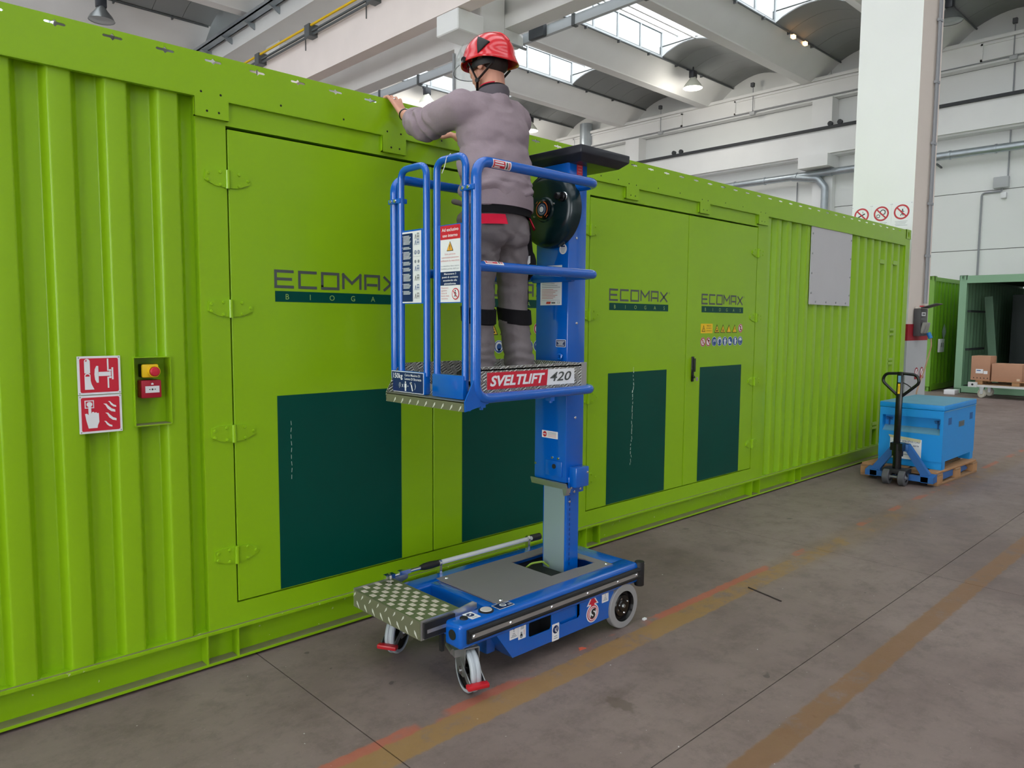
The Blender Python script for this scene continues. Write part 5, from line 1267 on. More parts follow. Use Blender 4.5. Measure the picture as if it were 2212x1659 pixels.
for (h, k, a) in LEGS:
    mb = MB(); cx, cy = k[0], k[1]-.003; n = 32; ks = []
    dxk = (a[0]-k[0])*.25
    for z, r in ((1.756, .084), (1.752, .0905), (1.715, .0895), (1.682, .0885), (1.678, .082)):
        f = (1.80-z)/.36; ks.append(mb.add([(cx+(a[0]-k[0])*f+r*math.cos(2*math.pi*i/n), cy+(a[1]-k[1])*f*.4+r*math.sin(2*math.pi*i/n), z+.012*math.sin(2*math.pi*i/n)) for i in range(n)]))
    for A, B_ in zip(ks, ks[1:]):
        for i in range(n): j = (i+1) % n; mb.face((A+i, A+j, B_+j, B_+i))
    mb.build('knee_panel', BLACKC, trous, smooth=True)
# pocket flaps follow the seat of the trousers
def patch(name, cx, pts, m, r0=(.178, .142), cy=-.717, lift_=.004):
    mb = MB(); outs = []
    nu, nv = 10, 4
    (a0, a1, z0, z1) = pts
    for l in (0, .004):
        outs.append(mb.add([(cx+(r0[0]+lift_+l+.018*(1-v/nv))*math.cos(R_(a0+(a1-a0)*u/nu)), cy+(r0[1]+lift_+l+.03*(1-v/nv))*math.sin(R_(a0+(a1-a0)*u/nu)), z0+(z1-z0)*v/nv) for v in range(nv+1) for u in range(nu+1)]))
    for k in outs[1:]:
        for v in range(nv):
            for u in range(nu): q = k+v*(nu+1)+u; mb.face((q, q+1, q+nu+2, q+nu+1))
    return mb.build(name, m, trous, smooth=True)
patch('pocket_flap', 2.537, (205, 247, 2.150, 2.200), REDC); patch('pocket_flap', 2.537, (302, 338, 2.150, 2.200), REDC)
# holster pouch on the right hip, glove on the left hip
hp = MB(); cap(hp, (2.755, -.70, 2.17), (2.785, -.68, 2.02), .028, .036); cap(hp, (2.785, -.68, 2.02), (2.80, -.66, 1.93), .036, .03); hp.ball((2.79, -.68, 1.99), (.035, .06, .08), 14)
finish(remesh(hp, .006, 3), 'tool_pouch', BLACKC, person)
d = Decal((2.747, -.710, 2.0), (.72, -.69, 0), (0, 0, 1)); d.poly([(0, -.012), (.012, -.017), (.024, -.008), (.024, .03), (0, .024)], 1, WHITE); d.build('pouch_tag', person)
MB().tube(rounded([(2.80, -.66, 1.93), (2.815, -.65, 1.80), (2.80, -.64, 1.70)], .03), .012, 8).build('tool_lanyard', BLACKC, person, smooth=True)
gl = MB(); cap(gl, (2.352, -.74, 2.235), (2.27, -.70, 2.255), .014, .013, 10); cap(gl, (2.340, -.735, 2.225), (2.315, -.72, 2.17), .022, .035, 12)
for a, b in (((2.315, -.72, 2.17), (2.265, -.70, 2.10)), ((2.32, -.725, 2.17), (2.285, -.715, 2.09)), ((2.325, -.73, 2.17), (2.31, -.73, 2.085)), ((2.33, -.735, 2.17), (2.335, -.745, 2.10))): cap(gl, a, b, .017, .012, 10)
finish(remesh(gl, .005, 2, lambda c: .002*noise.noise(c*60)), 'work_glove', GLOVE, person)
# shoes
SHOE = mat('black_shoe', rgb(30, 28, 28), rough=.6)
for (h, k, a) in LEGS:
    s_ = MB(); cap(s_, (a[0], a[1]-.03, ZP+.045), (a[0], a[1]+.13, ZP+.04), .043, .040); cap(s_, (a[0], a[1]-.01, ZP+.05), (a[0], a[1]-.01, ZP+.11), .043, .045)
    finish(remesh(s_, .006, 3, None, [((0, 0, ZP+.001), (0, 0, -1))]), 'shoe', SHOE, person)

# --- hair, helmet, straps, glasses
hb = MB()
def hb_ball(mb, x, y, z, r, n=18):
    n0 = len(mb.v); mb.ball((0, 0, 0), r, n)
    for i in range(n0, len(mb.v)): mb.v[i] = tuple(H(x, y, z)+HM @ Vector(mb.v[i]))
hb_ball(hb, 0, -.016, .030, (.0775, .0965, .0925)); hb_ball(hb, 0, -.055, -.015, (.062, .058, .055))
bm = remesh(hb, .006, 2, None, [(H(0, .055, 0), hf)]); finish(bm, 'hair', HAIR, person)
def helmet_shell(off=0.0, elmin_fn=None, m=HELM, name='helmet', parent=person):
    mb = MB(); NA, NE = 48, 18; rows = []
    for e in range(NE+1):
        t = e/NE; ring_ = []
        for a in range(NA):
            az = 2*math.pi*a/NA; ca, sa = math.cos(az), math.sin(az)      # sa=+1 front
            lo = -8 - 16*max(0, -sa)**1.5 + 6*max(0, sa)
            el = R_(90+(lo-90)*t)
            rx, ry, rz = .113+off, .142+off, .132+off
            rid = .004*math.cos(3*az+math.pi/2)**2*math.cos(el)**2
            fl = .012*max(0, t-.86)/.14*(1+1.2*max(0, -sa))
            x = (rx+rid+fl)*math.cos(el)*ca; y = (ry+rid+fl)*math.cos(el)*sa-.012; z = rz*math.sin(el)+.016
            ring_.append(H(x, y, z))
        rows.append(mb.add(ring_))
    for A, B_ in zip(rows, rows[1:]):
        for i in range(NA): j = (i+1) % NA; mb.face((A+i, A+j, B_+j, B_+i))
    o = mb.build(name, m, parent, smooth=True, fixn=True, angle=70)
    md = o.modifiers.new('thickness', 'SOLIDIFY'); md.thickness = .004; md.offset = -1
    return o
helmet = helmet_shell()
def on_helmet(az, el, off=.002):
    az, el = R_(az), R_(el); return H((.113+off+.002)*math.cos(el)*math.cos(az), (.142+off+.002)*math.cos(el)*math.sin(az)-.012, (.132+off)*math.sin(el)+.016)
# moulded ridges, vents, badge
for az in (150, 30):
    s = 1 if az < 90 else -1
    pts = [on_helmet(180+6, 34, .004), on_helmet(180+22, 14, .004), on_helmet(180-4, -1, .004)] if s < 0 else [on_helmet(-6, 34, .004), on_helmet(-22, 14, .004), on_helmet(4, -1, .004)]
    mb = MB(); nn = 6; idx = {}
    A_, B__, C_ = ((188, 40), (216, 17), (190, -2)) if s < 0 else ((-8, 40), (-36, 17), (-10, -2))
    for i in range(nn+1):
        for j in range(nn+1-i):
            u, v = i/nn, j/nn; w_ = 1-u-v
            idx[i, j] = mb.add([on_helmet(A_[0]*w_+B__[0]*u+C_[0]*v, A_[1]*w_+B__[1]*u+C_[1]*v, .0035)])
    for i in range(nn):
        for j in range(nn-i):
            mb.face((idx[i, j], idx[i+1, j], idx[i, j+1]))
            if i+j < nn-1: mb.face((idx[i+1, j], idx[i+1, j+1], idx[i, j+1]))
    vo = mb.build('vent', BLACK, helmet, smooth=True); vm_ = vo.modifiers.new('thickness', 'SOLIDIFY'); vm_.thickness = .008; vm_.offset = 0
MB().tube([on_helmet(90, el, -.001) for el in range(16, 90, 6)]+[on_helmet(270, el, -.001) for el in range(84, 20, -6)], .006, 8).build('ridge', HELM, helmet, smooth=True)
mb = MB(); q = [on_helmet(228, -8, .003), on_helmet(242, -9, .003), on_helmet(242, -12, .003), on_helmet(228, -11, .003)]; k = mb.add(q); mb.face((k, k+1, k+2, k+3)); mb.build('badge', WHITE, helmet)
# inner band and chin straps
MB().lathe([(.079, 0), (.088, 0), (.09, .03), (.08, .032)], H(0, -.012, -.03), hu, 30).build('head_band', BLACK, helmet, smooth=True)
for s in (-1, 1):
    fr, bk, jn, ch = H(s*.092, .045, .0), H(s*.070, -.085, -.035), H(s*.070, .018, -.088), H(s*.022, .062, -.118)
    for a, b in ((fr, jn), (bk, jn), (jn, ch)): MB().bar(a, b, .004, .013, hr).build('chin_strap', BLACK, helmet)
    MB().lathe([(0, -.004), (.011, -.004), (.011, .006), (0, .006)], jn, hr*s, 14).build('strap_buckle', BLACK, helmet)
    MB().lathe([(0, 0), (.016, 0), (.014, .008), (0, .01)], H(s*.112, .055, .012), hr*s, 16).build('visor_pivot', BLACKG, helmet)
def clear_material():
    m = bpy.data.materials.new('clear_visor'); m.use_nodes = True; nt = m.node_tree; nt.nodes.clear()
    out = nt.nodes.new('ShaderNodeOutputMaterial'); t_ = nt.nodes.new('ShaderNodeBsdfTransparent'); t_.inputs[0].default_value = (.88, .9, .9, 1)
    g = nt.nodes.new('ShaderNodeBsdfGlossy'); g.inputs['Roughness'].default_value = .05; mx = nt.nodes.new('ShaderNodeMixShader'); mx.inputs[0].default_value = .14
    nt.links.new(t_.outputs[0], mx.inputs[1]); nt.links.new(g.outputs[0], mx.inputs[2]); nt.links.new(mx.outputs[0], out.inputs[0]); return m
CLEAR = clear_material()
mb = MB(); rows = []
for z, ro, yo in ((.075, .0, .0), (.045, .012, .012), (.0, .022, .03), (-.03, .02, .042)):
    rows.append(mb.add([H((.118+ro)*math.cos(R_(a)), (.145+ro)*math.sin(R_(a))-.012+yo*math.sin(R_(a)), z+.02) for a in range(25, 156, 10)]))
for A, B_ in zip(rows, rows[1:]):
    for i in range(13): mb.face((A+i, A+i+1, B_+i+1, B_+i))
vis = mb.build('visor', CLEAR, helmet, smooth=True)
rim = [H((.118+.02)*math.cos(R_(a)), (.145+.02)*math.sin(R_(a))-.012+.042*math.sin(R_(a)), -.01) for a in range(25, 156, 10)]
MB().tube(rim, .0022, 6).build('visor_rim', GREYLINE, helmet)
gf = MB()
for s in (-1, 1):
    gf.tube([H(s*.036+.022*math.cos(R_(a)), .094-.010*abs(math.cos(R_(a)))*(1 if True else 0)-.004, -.003+.019*math.sin(R_(a))) for a in range(0, 360, 24)], .0022, 6, closed=True)
    gf.tube([H(s*.060, .084, .004), H(s*.078, .05, .004), H(s*.082, -.01, .0)], .0022, 6)
gf.tube([H(-.014, .096, .0), H(.014, .096, .0)], .0022, 6)
gf.build('glasses', BLACKG, person, smooth=True)
ey = MB()
for s in (-1, 1): ey.use(WHITE).ball(H(s*.033, .076, -.003), .0125, 12).use(BLACK).ball(H(s*.033, .085, -.003), .006, 10)
ey.build('eyes', None, person, smooth=True)
MB().lathe([(.030, -.006), (.033, -.005), (.033, .005), (.030, .006)], WRL+(ELL-WRL).normalized()*.03, (WRL-ELL), 24).build('bracelet', BLACKG, person, smooth=True)
MB().lathe([(.0100, -.003), (.0118, -.002), (.0118, .002), (.0100, .003)], (2.399, -.028, 2.889), (0, .62, .78), 14).build('finger_ring', CHROME, person, smooth=True)
# ================================================================ PALLET, CHEST, PALLET JACK
WOOD = mat('pallet_wood', rgb(172, 128, 88), rough=.85, noise_amt=.18, noise_scale=9)
WOOD_D = mat('pallet_wood_worn', rgb(150, 116, 84), rough=.9, noise_amt=.2, noise_scale=7)
def pallet(loc, rz, label, L=1.2, Wd=.8, group='wooden pallets'):
    t = thing('wooden_pallet', loc, label, 'pallet', group)
    t.rotation_euler = (0, 0, rz)
    def part(name, m, *b):
        link(name, B(*b).mesh(name, m, bev=.003, bseg=1), t)
    for y in (-Wd/2+.05, 0, Wd/2-.05): part('bottom_board', WOOD_D, -L/2, L/2, y-.05, y+.05, 0, .022)
    for y in (-Wd/2+.05, 0, Wd/2-.05):
        for x in (-L/2+.0725, 0, L/2-.0725): part('block', WOOD, x-.0725, x+.0725, y-.05, y+.05, .022, .10)
    for x in (-L/2+.0725, 0, L/2-.0725): part('stringer_board', WOOD_D, x-.0725, x+.0725, -Wd/2, Wd/2, .10, .122)
    for i in range(5):
        y = -Wd/2+.0725+i*(Wd-.145)/4; part('top_board', WOOD if i % 2 == 0 else WOOD_D, -L/2, L/2, y-.06, y+.06, .122, .144)
    return t
pallet((9.10, -.675, 0), R_(-2.5), 'wooden pallet under the blue tool chest, lifted by the pallet jack')
CHB = mat('chest_blue', rgb(8, 146, 226), rough=.45, noise_amt=.04, noise_scale=5)
CHT = mat('chest_lid_dusty', rgb(96, 150, 176), rough=.7, noise_amt=.12, noise_scale=7)
DKB = mat('chest_blue_slot', rgb(24, 92, 158), rough=.6)
cx0, cx1, cy0, cy1 = 8.63, 9.77, -1.03, -.39
ch = thing('tool_chest', (9.2, -.71, .145), 'bright blue steel site chest standing on the wooden pallet', 'tool chest')
MB().plate([(cy0, .228), (cy1, .228), (cy1, .775), (cy0, .775)], [[(cy0+.03, .515), (cy1-.03, .515), (cy1-.03, .69), (cy0+.03, .69)]], 'x', cx0, cx0+.01).box(cx0+.01, cx1, cy0, cy1, .228, .51).box(cx0+.09, cx1, cy0, cy1, .51, .775).box(cx0+.01, cx0+.09, cy0, cy0+.03, .51, .775).box(cx0+.01, cx0+.09, cy1-.03, cy1, .51, .775).box(cx0+.005, cx0+.1, cy0+.01, cy1-.01, .69, .775).build('chest_body', CHB, ch)
MB().prism([(cx0+.012, .52), (cx0+.085, .575), (cx0+.085, .51), (cx0+.012, .51)], 'y', cy0+.03, cy1-.03).build('recess_sill', CHT, ch)
lid = B(cx0-.004, cx1+.004, cy0-.004, cy1+.004, .778, .832).build('chest_lid', CHB, ch, bev=.004)
B(cx0, cx1, cy0, cy1, .832, .836).build('lid_top', CHT, lid)
B(cx0+.005, cx1, cy0-.008, cy0-.003, .765, .772).build('lid_seam', CHT, lid)
for y in (cy0+.075, cy1-.075):
    MB().box(cx0+.075, cx0+.09, y-.035, y+.035, .645, .66).box(cx0+.075, cx0+.09, y-.006, y+.006, .57, .66).box(cx0+.075, cx0+.09, y-.03, y+.03, .63, .638).build('hasp', DKB, ch)
MB().box(cx0+.08, cx0+.09, cy0+.08, cy1-.08, .56, .568).build('lock_bar', DKB, ch)
for y0 in (cy0, cy1-.12):
    B(cx0+.01, cx0+.12, y0, y0+.12, .145, .228).build('foot', CHB, ch); B(cx1-.13, cx1-.02, y0, y0+.12, .145, .228).build('foot', CHB, ch)
B(cx0+.008, cx0+.016, cy0, cy1, .15, .228).build('front_skirt', CHB, ch)
for x in (cx0+.16, cx1-.22): B(x, x+.11, cy0-.001, cy0+.03, .615, .69).build('hand_slot', DKB, ch)
B(cx0+.53, cx0+.72, cy0-.003, cy0, .565, .625).build('nameplate', mat('plate_grey', rgb(96, 110, 116), rough=.5), ch)
d = Decal((cx0+.545, cy0-.0035, .58), (1, 0, 0), (0, 0, 1)); d.rect(.0, 0, .16, .03, 1, GREYTXT); d.build('nameplate_print', ch)
TAPE = mat('masking_tape', rgb(206, 200, 160), rough=.8, noise_amt=.05, noise_scale=30)
d = Decal((cx0-.0008, cy1-.12, .222), (0, -1, 0), (0, 0, 1)); d.slab(0, 0, .32, .226, WHITE, .0008)
d.text('KIT SOLLEVATORE', .075, .185, .020, 1, BLUE_D, width=.23, shear=.2, bold=.01).text('IPAC nuova serie', .075, .145, .020, 1, BLUE_D, width=.22, shear=.2, bold=.01).text('GAMMA"', .11, .105, .020, 1, BLUE_D, width=.10, shear=.2, bold=.01).rect(.1, .045, .29, .052, 1, GREYLINE)
tag(d.build('paper_note'), 'white paper note taped to the front of the blue chest', 'note')
for q in ([(.10, .33), (.12, .30), (.43, .272), (.43, .305)], [(.06, .10), (.08, .082), (.16, .074), (.155, .108)], [(.33, .082), (.44, .062), (.44, .088), (.34, .105)]):
    d = Decal((cx0-.002, cy1, .145), (0, -1, 0), (0, 0, 1)); d.poly(q, 1, TAPE); d.build('tape_strip', ch)
# pallet jack
JB = mat('jack_blue', rgb(40, 98, 164), rough=.45, noise_amt=.06, noise_scale=12)
JK = thing('pallet_jack', (8.3, -.70, 0), 'blue hand pallet jack with a black loop handle in front of the chest', 'pallet jack')
for y in (-.42, -.98):
    MB().prism([(8.36, .04), (8.36, .10), (8.46, .125), (9.45, .10), (9.55, .06), (9.5, .045), (8.46, .045)], 'y', y-.06, y+.06).build('fork', JB, JK)
    MB().cyl((9.4, y-.04, .04), (9.4, y+.04, .04), .038, n=16).build('load_roller', BLACK, JK, smooth=True)
for s in (-1, 1):
    MB().prism([(-.70+s*.02, .42), (-.70+s*.075, .42), (-.70+s*.295, .12), (-.70+s*.30, .045), (-.70+s*.20, .045), (-.70+s*.20, .12), (-.70+s*.04, .36)], 'x', 8.40, 8.46).build('a_frame', JB, JK)
B(8.38, 8.46, -.78, -.62, .34, .42).build('frame_head', JB, JK, bev=.01); B(8.36, 8.44, -.99, -.41, .045, .10).build('cross_plate', JB, JK)
MB().cyl((8.31, -.70, .10), (8.31, -.70, .34), .042, n=18).cyl((8.31, -.70, .30), (8.31, -.70, .43), .055, n=18).box(8.26, 8.36, -.76, -.64, .36, .44).build('pump_body', BLACKG, JK, smooth=True)
MB().cyl((8.33, -.70, .17), (8.33, -.70, .36), .018, n=14).build('pump_rod', CHROME, JK, smooth=True)
B(8.22, 8.40, -.82, -.58, .12, .165).build('pump_base', BLACK, JK, bev=.01)
for y in (-.63, -.785):
    w = MB().lathe([(.045, -.032), (.075, -.032), (.082, -.026), (.082, .026), (.075, .032), (.045, .032)], (8.25, y, .082), (0, 1, 0), 28).build('steer_wheel', mat('dark_grey_wheel', rgb(84, 84, 88), rough=.6), JK, smooth=True)
    MB().lathe([(0, -.022), (.02, -.034), (.024, -.02), (.046, -.016), (.046, .016), (.024, .02), (.02, .034), (0, .022)], (8.25, y, .082), (0, 1, 0), 20).build('wheel_hub', mat('mid_grey', rgb(120, 120, 124), rough=.5), w, smooth=True)
MB().cyl((8.25, -.83, .082), (8.25, -.58, .082), .014, n=10).build('wheel_axle', STEEL, JK)
MB().obox((8.29, -.697, .80), .035, .062, .78, Matrix.Rotation(R_(1.0), 3, 'Y')).build('handle_shaft', BLACKG, JK, bev=.006)
hp_ = rounded([(8.30, -.70, .92), (8.30, -.625, .985), (8.30, -.515, 1.085), (8.30, -.545, 1.165), (8.30, -.70, 1.175), (8.30, -.855, 1.165), (8.30, -.885, 1.085), (8.30, -.775, .985), (8.30, -.70, .92)], .09, 8)
MB().tube(hp_, .0155, 12).build('handle_loop', BLACKG, JK, smooth=True)
MB().tube([(8.29, -.72, 1.08), (8.285, -.77, 1.06), (8.285, -.81, 1.03)], .006, 8).build('release_lever', BLACK, JK)
d = Decal((8.2715, -.678, .96), (0, -1, 0), (0, 0, 1)); d.rect(.006, 0, .028, .105, 1, YELLOW).rect(.014, .02, .018, .085, 2, BLACK).rect(.004, .12, .032, .19, 1, mat('label_blue', rgb(110, 160, 190), rough=.5)); d.build('handle_label', JK)

# ================================================================ CONTAINERS AT THE BACK
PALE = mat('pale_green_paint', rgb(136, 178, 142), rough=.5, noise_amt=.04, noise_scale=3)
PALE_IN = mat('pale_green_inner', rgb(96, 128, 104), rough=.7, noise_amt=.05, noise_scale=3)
GREEN2 = mat('green_paint_second', (0.15, 0.37, 0.012, 1), rough=.35, noise_amt=.05, noise_scale=2)
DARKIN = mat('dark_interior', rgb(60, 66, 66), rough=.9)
def iso_container(loc, m, mi, open_end, label, cat='container'):
    # local frame: x along the length from the front end (x=0), y across, front right corner at y=0
    x0, y0 = loc; L, Wd, Hh = 6.06, 2.44, 2.896
    t = thing('shipping_container', (x0+L/2, y0+Wd/2, 0), label, cat)
    for y in (y0, y0+Wd-.16):
        for x in (x0, x0+L-.15): B(x, x+.15, y, y+.16, .11, Hh-.11).build('corner_post', m, t)
    B(x0, x0+.12, y0+.16, y0+Wd-.16, Hh-.19, Hh-.01).build('header', m, t); B(x0, x0+.12, y0+.16, y0+Wd-.16, .02, .17).build('sill', m, t)
    for y in (y0+.01, y0+Wd-.07): B(x0+.15, x0+L-.15, y, y+.06, Hh-.12, Hh-.02).build('top_rail', m, t); B(x0+.15, x0+L-.15, y, y+.06, .02, .17).build('bottom_rail', m, t)
    for y in (y0+.02, y0+Wd-.06):
        mb = corr_mesh(x0+.14, x0+L-.14, .16, Hh-.1, x0, pitch=.2785, crest=.072, slope=.068, yc=y, yt=y+.036); mb.build('corrugated_side', m, t, fixn=False)
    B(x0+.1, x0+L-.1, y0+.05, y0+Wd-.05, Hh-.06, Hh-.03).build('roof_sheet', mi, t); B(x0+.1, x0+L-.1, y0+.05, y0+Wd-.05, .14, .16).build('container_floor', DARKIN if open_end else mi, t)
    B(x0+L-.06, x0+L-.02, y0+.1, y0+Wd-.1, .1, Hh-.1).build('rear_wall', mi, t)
    if not open_end: B(x0+.04, x0+.09, y0+.15, y0+Wd-.15, .15, Hh-.15).build('end_wall', m, t)
    for y in (y0-.004, y0+Wd-.156):
        for z in (.0, Hh-.118):
            hole = [(y+.08+.03*math.cos(R_(a)), z+.06+.04*math.sin(R_(a))) for a in range(0, 360, 30)]
            MB().plate([(y, z), (y+.16, z), (y+.16, z+.118), (y, z+.118)], [hole], 'x', x0-.006, x0+.012).box(x0+.04, x0+.16, y, y+.16, z, z+.118).box(x0-.006, x0+.04, y, y+.012, z, z+.118).box(x0-.006, x0+.04, y+.148, y+.16, z, z+.118).box(x0-.006, x0+.04, y, y+.16, z+.106, z+.118).build('corner_casting', m, t)
    return t
g2c = iso_container((20.5, 2.735), GREEN2, GREEN2, False, 'second bright green shipping container beside the pale green one')
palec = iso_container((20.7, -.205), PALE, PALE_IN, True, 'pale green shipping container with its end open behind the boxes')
mb = MB()
tag(MB().obox((21.6, 1.7, 1.3), .04, .18, 2.2, Matrix.Rotation(R_(-6), 3, 'X')).build('loose_board', PALE_IN), 'pale green plank leaning inside the open container', 'board')
for k, (x, y, w, h) in enumerate(((22.5, 1.25, .5, 2.3), (22.9, .75, .45, 2.35), (23.4, .2, .6, 2.2))):
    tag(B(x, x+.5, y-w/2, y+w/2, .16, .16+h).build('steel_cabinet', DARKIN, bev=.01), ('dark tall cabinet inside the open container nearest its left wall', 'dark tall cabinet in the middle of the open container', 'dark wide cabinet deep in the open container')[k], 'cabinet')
for z in (.6, 2.05):
    pass
sr = thing('wall_rack', (21.2, 2.12, .16), 'dark wall brackets along the inside of the open container', 'rack')
for z in (1.05, 2.0): B(20.95, 22.3, 2.02, 2.1, z, z+.05).build('rack_bar', DARKIN, sr)
tag(B(21.2, 21.6, .35, .75, .16, .55).build('green_bin', mat('bin_green', rgb(30, 110, 44), rough=.6), bev=.03), 'small dark green bin inside the open container', 'bin')
d = Decal((21.42, 2.7345, 1.50), (1, 0, 0), (0, 0, 1)); d.lift = .002; d.poly([(0, -.22), (.16, 0), (0, .22), (-.16, 0)], 1, mat('placard_grey', rgb(176, 190, 188), rough=.5)); tag(d.build('placard'), 'grey diamond placard on the second green container side', 'placard')
t = thing('document_box', (21.2, 2.7, 1.15), 'white document pouch on the second green container side', 'pouch')
B(20.98, 21.36, 2.69, 2.735, .98, 1.32).build('pouch', WHITE, t, bev=.01)
d = Decal((20.98, 2.6895, .98), (1, 0, 0), (0, 0, 1)); d.rect(.10, .13, .16, .24, 1, GREYTXT).rect(.24, .12, .29, .24, 1, GREYTXT); d.build('pouch_print', t)
tag(B(20.02, 20.36, 2.02, 2.26, 0, .11).build('foam_block', WHITE, bev=.006), 'white foam block on the floor between the two back containers', 'block')
# cart with pallet and cartons
ct = thing('platform_cart', (20.1, .6, 0), 'low white platform cart with casters in front of the open container', 'cart')
MB().box(19.62, 20.5, -.35, 1.56, .255, .30).build('bed', mat('cart_white', rgb(216, 216, 214), rough=.5), ct)
MB().box(19.60, 19.66, 1.46, 1.64, .245, .36).build('corner_bracket', MATS['cart_white'], ct)
MB().lathe([(0, 0), (.025, 0), (.025, .004), (0, .004)], (19.5995, 1.55, .305), (-1, 0, 0), 12).build('bracket_hole', BLACK, ct)
CW = mat('cart_wheel', rgb(208, 204, 188), rough=.5)
for x in (19.73, 20.39):
    for y in (1.38, -.2):
        w = MB().lathe([(0, -.03), (.03, -.03), (.035, -.02), (.075, -.02), (.08, -.028), (.098, -.024), (.1, 0), (.098, .024), (.08, .028), (.075, .02), (.035, .02), (.03, .03), (0, .03)], (x, y, .1), (.88, -.47, 0), 24).build('cart_caster', CW, ct, smooth=True)
        MB().box(x-.045, x+.045, y-.045, y+.045, .2, .256).box(x-.05, x-.042, y-.03, y+.03, .09, .2).build('caster_fork', STEEL, ct)
pallet((20.10, .72, .300), R_(90), 'light wooden pallet on the platform cart under the cardboard boxes', 1.6, .8)
for o in bpy.data.objects:
    if o.name.startswith('wooden_pallet') and o.location.z > .1: o.scale = (1, 1, .72)
CARD = mat('cardboard', rgb(186, 140, 112), rough=.85, noise_amt=.05, noise_scale=10)
zc = .300+.144*.72
def carton(x0, x1, y0, y1, z1, label, draw):
    t = thing('cardboard_box', ((x0+x1)/2, (y0+y1)/2, zc), label, 'box', 'cardboard boxes on the cart')
    B(x0, x1, y0, y1, zc, z1).build('carton', CARD, t, bev=.006)
    B(x0-.001, x1+.001, (y0+y1)/2-.03, (y0+y1)/2+.03, z1-.001, z1+.0015).build('packing_tape', mat('packing_tape', rgb(176, 134, 100), rough=.4), t)
    draw(lambda: Decal((x0-.0006, y1, zc), (0, -1, 0), (0, 0, 1)), t)
def dA(D_, t):
    D_().rect(.10, .16, .25, .26, 1, WHITE).rect(.12, .215, .2, .235, 2, SIGNBLUE).build('address_label', t); D_().rect(.26, .15, .34, .22, 1, WHITE).build('address_label', t)
    for i in range(5): D_().poly([(.05+i*.07, .04), (.08+i*.07, .04), (.065+i*.07, .075)], 1, SIGNBROWN).build('handling_mark', t)
def dB(D_, t): D_().rect(.50, .02, .56, .07, 1, mat('beige_label', rgb(216, 190, 160), rough=.6)).build('address_label', t)
carton(19.73, 20.25, 1.245, 1.63, .965, 'tall brown cardboard box with white labels on the cart', dA)
carton(19.74, 20.25, .62, 1.215, .80, 'long low brown cardboard box beside the taller one on the cart', dB)

# ================================================================ COLUMN SIGNS, SOCKET BOX, FLOOR BITS
def col_sign(y1, w, label, kind):
    d = Decal((10.5995, y1, 2.955), (0, -1, 0), (0, 0, 1)); h = .345; d.slab(0, 0, w, h, WHITE, .003)
    cx, cy, r = w/2, .215, .098
    d.disc(cx, cy, r, 1, SIGNRED, 36).disc(cx, cy, r*.78, 2, WHITE, 36)
    if kind == 0:
        d.line((cx-.055, cy-.03), (cx+.045, cy+.02), .016, 3, BLACK).poly([(cx+.01, cy+.03), (cx+.025, cy+.03), (cx+.015, cy+.06)], 3, GREYLINE)
    elif kind == 1:
        for gx, gy, gr, n in ((cx+.02, cy+.018, .034, 14), (cx-.038, cy-.03, .022, 9)):
            d.disc(gx, gy, gr, 3, BLACK, 20).disc(gx, gy, gr*.72, 4, WHITE, 20)
            for i in range(n):
                a = 2*math.pi*i/n; d.line((gx+gr*.95*math.cos(a), gy+gr*.95*math.sin(a)), (gx+gr*1.25*math.cos(a), gy+gr*1.25*math.sin(a)), .007, 3, BLACK)
    else:
        d.disc(cx+.012, cy+.03, .009, 3, BLACK, 12).strokes([[(cx+.01, cy+.018), (cx+.008, cy-.015)], [(cx+.008, cy-.015), (cx-.012, cy-.05)], [(cx+.008, cy-.015), (cx+.022, cy-.05)], [(cx-.012, cy-.008), (cx+.01, cy+.016), (cx+.03, cy)]], .010, 3, BLACK)
        d.strokes([[(cx+.028, cy+.04), (cx+.032, cy+.062)]], .004, 3, GREYLINE)
    d.line((cx-.066, cy+.066), (cx+.066, cy-.066), .018, 6, SIGNRED)
    for i in range(4): d.rect(.05+.008*(i % 2), .09-i*.018, w-.05-.012*(i % 3), .094-i*.018, 1, GREYLINE)
    for x in (.008, w-.008): d.disc(x, h-.02, .005, 2, STEEL, 8)
    return tag(d.build('prohibition_sign'), label, 'sign', 'prohibition signs on the column')
col_sign(.814, .258, 'no smoking sign on the white column, half hidden by the container', 0)
col_sign(.554, .254, 'prohibition sign with crossed-out gear wheels on the white column', 1)
col_sign(.298, .256, 'prohibition sign with a crossed-out walking figure on the white column', 2)
SK = thing('socket_box', (10.95, -.06, 1.5), 'dark grey power socket box with an open flap on the column', 'socket box')
SKG = mat('socket_dark', rgb(74, 70, 72), rough=.5); SKL = mat('socket_light', rgb(150, 148, 142), rough=.5)
B(10.79, 11.075, -.065, .017, 1.53, 1.90).build('housing', SKG, SK, bev=.008)
MB().obox((10.93, -.155, 1.935), .28, .19, .012, Matrix.Rotation(R_(-17), 3, 'X')).build('flap', SKG, SK, bev=.003)
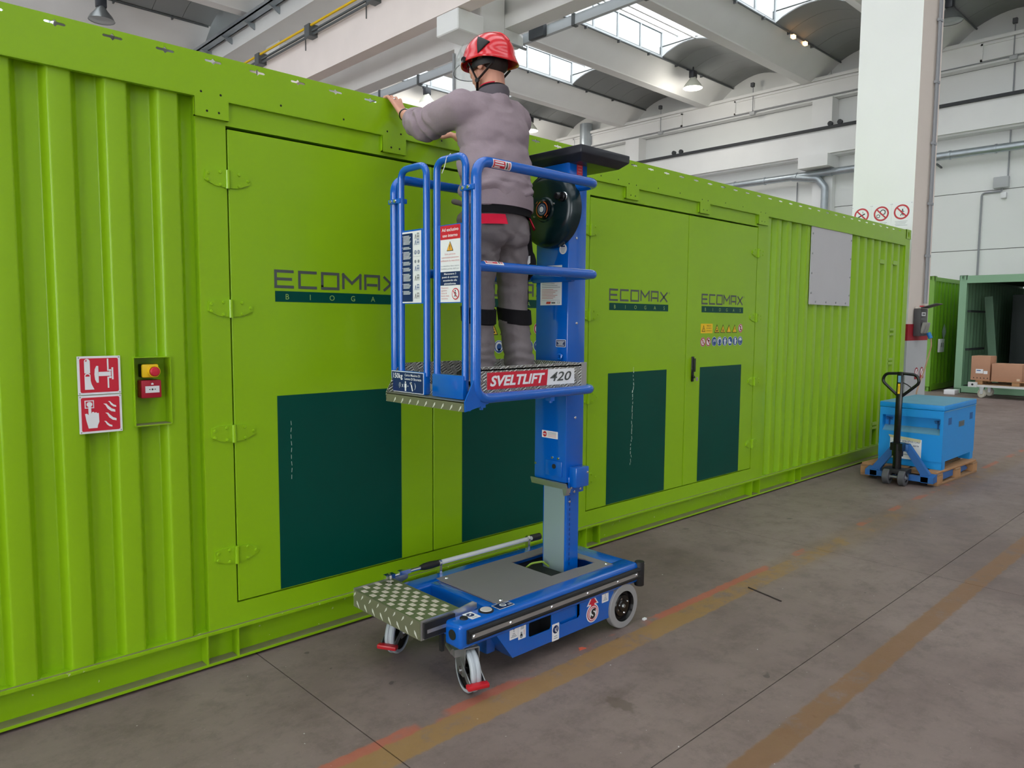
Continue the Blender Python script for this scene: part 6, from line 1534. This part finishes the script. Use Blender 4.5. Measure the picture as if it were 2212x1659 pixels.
d = Decal((10.80, -.0655, 1.53), (1, 0, 0), (0, 0, 1)); d.rect(.03, .27, .19, .32, 1, WHITE).rect(.06, .285, .16, .305, 2, GREYTXT).rect(.02, .22, .25, .24, 1, GREYTXT); d.build('socket_panel', SK)
for i in range(3): MB().obox((10.855+i*.08, -.085, 1.64), .066, .035, .15, Matrix.Rotation(R_(12), 3, 'X')).build('socket_outlet', SKL, SK, bev=.01)
MB().cyl((11.02, -.10, 1.575), (11.02, -.135, 1.50), .028, n=14).build('plug', mat('plug_blue', rgb(30, 120, 190), rough=.4), SK, smooth=True)
B(10.82, 11.02, -.02, .017, 1.90, 1.925).build('top_cap', CREAM, SK); B(10.94, 11.0, -.05, .0, 1.925, 1.94).build('red_cap', RED, SK)
tag(MB().tube(rounded([(11.02, -.137, 1.497), (11.01, -.15, 1.40), (10.90, -.12, 1.10), (10.72, -.09, .80), (10.62, -.08, .35), (10.60, -.08, .012)], .15), .009, 8).build('power_cable', mat('cable_beige', rgb(176, 140, 110), rough=.5), smooth=True), 'thin beige power cable hanging from the socket box', 'cable')
d = Decal((11.0, .0175, 1.03), (1, 0, 0), (0, 0, 1))
for x in (0, .21): d.disc(x, 0, .07, 1, REDB, 20).disc(x, 0, .052, 2, WHITE, 18).line((x-.04, -.04), (x+.04, .04), .016, 3, REDB).rect(x-.07, -.09, x+.07, -.045, 4, REDB)
d.build('foot_sticker', bpy.data.objects['shaft.002'].parent if 'shaft.002' in bpy.data.objects else None)
tag(MB().cyl((4.281, -1.207, .004), (4.211, -1.463, .004), .004, n=8).build('thin_rod', mat('rusty_rod', rgb(52, 44, 42), rough=.6)), 'thin dark rod lying on the concrete floor', 'rod')
tag(MB().prism([(0, 0), (.05, .008), (.035, .03), (.012, .024)], 'z', 0.001, .006).mesh('x') and link('paint_chip', MB().prism([(2.80, -1.075), (2.845, -1.083), (2.835, -1.06), (2.815, -1.055)], 'z', .0005, .005).mesh('paint_chip', mat('red_chip', rgb(206, 96, 70), rough=.7))), 'small red paint flake lying on the floor beside the lift', 'paint flake')
tag(B(3.36, 3.385, -1.07, -1.055, .0005, .01).build('litter', WHITE), 'tiny white scrap on the floor behind the lift wheel', 'scrap')
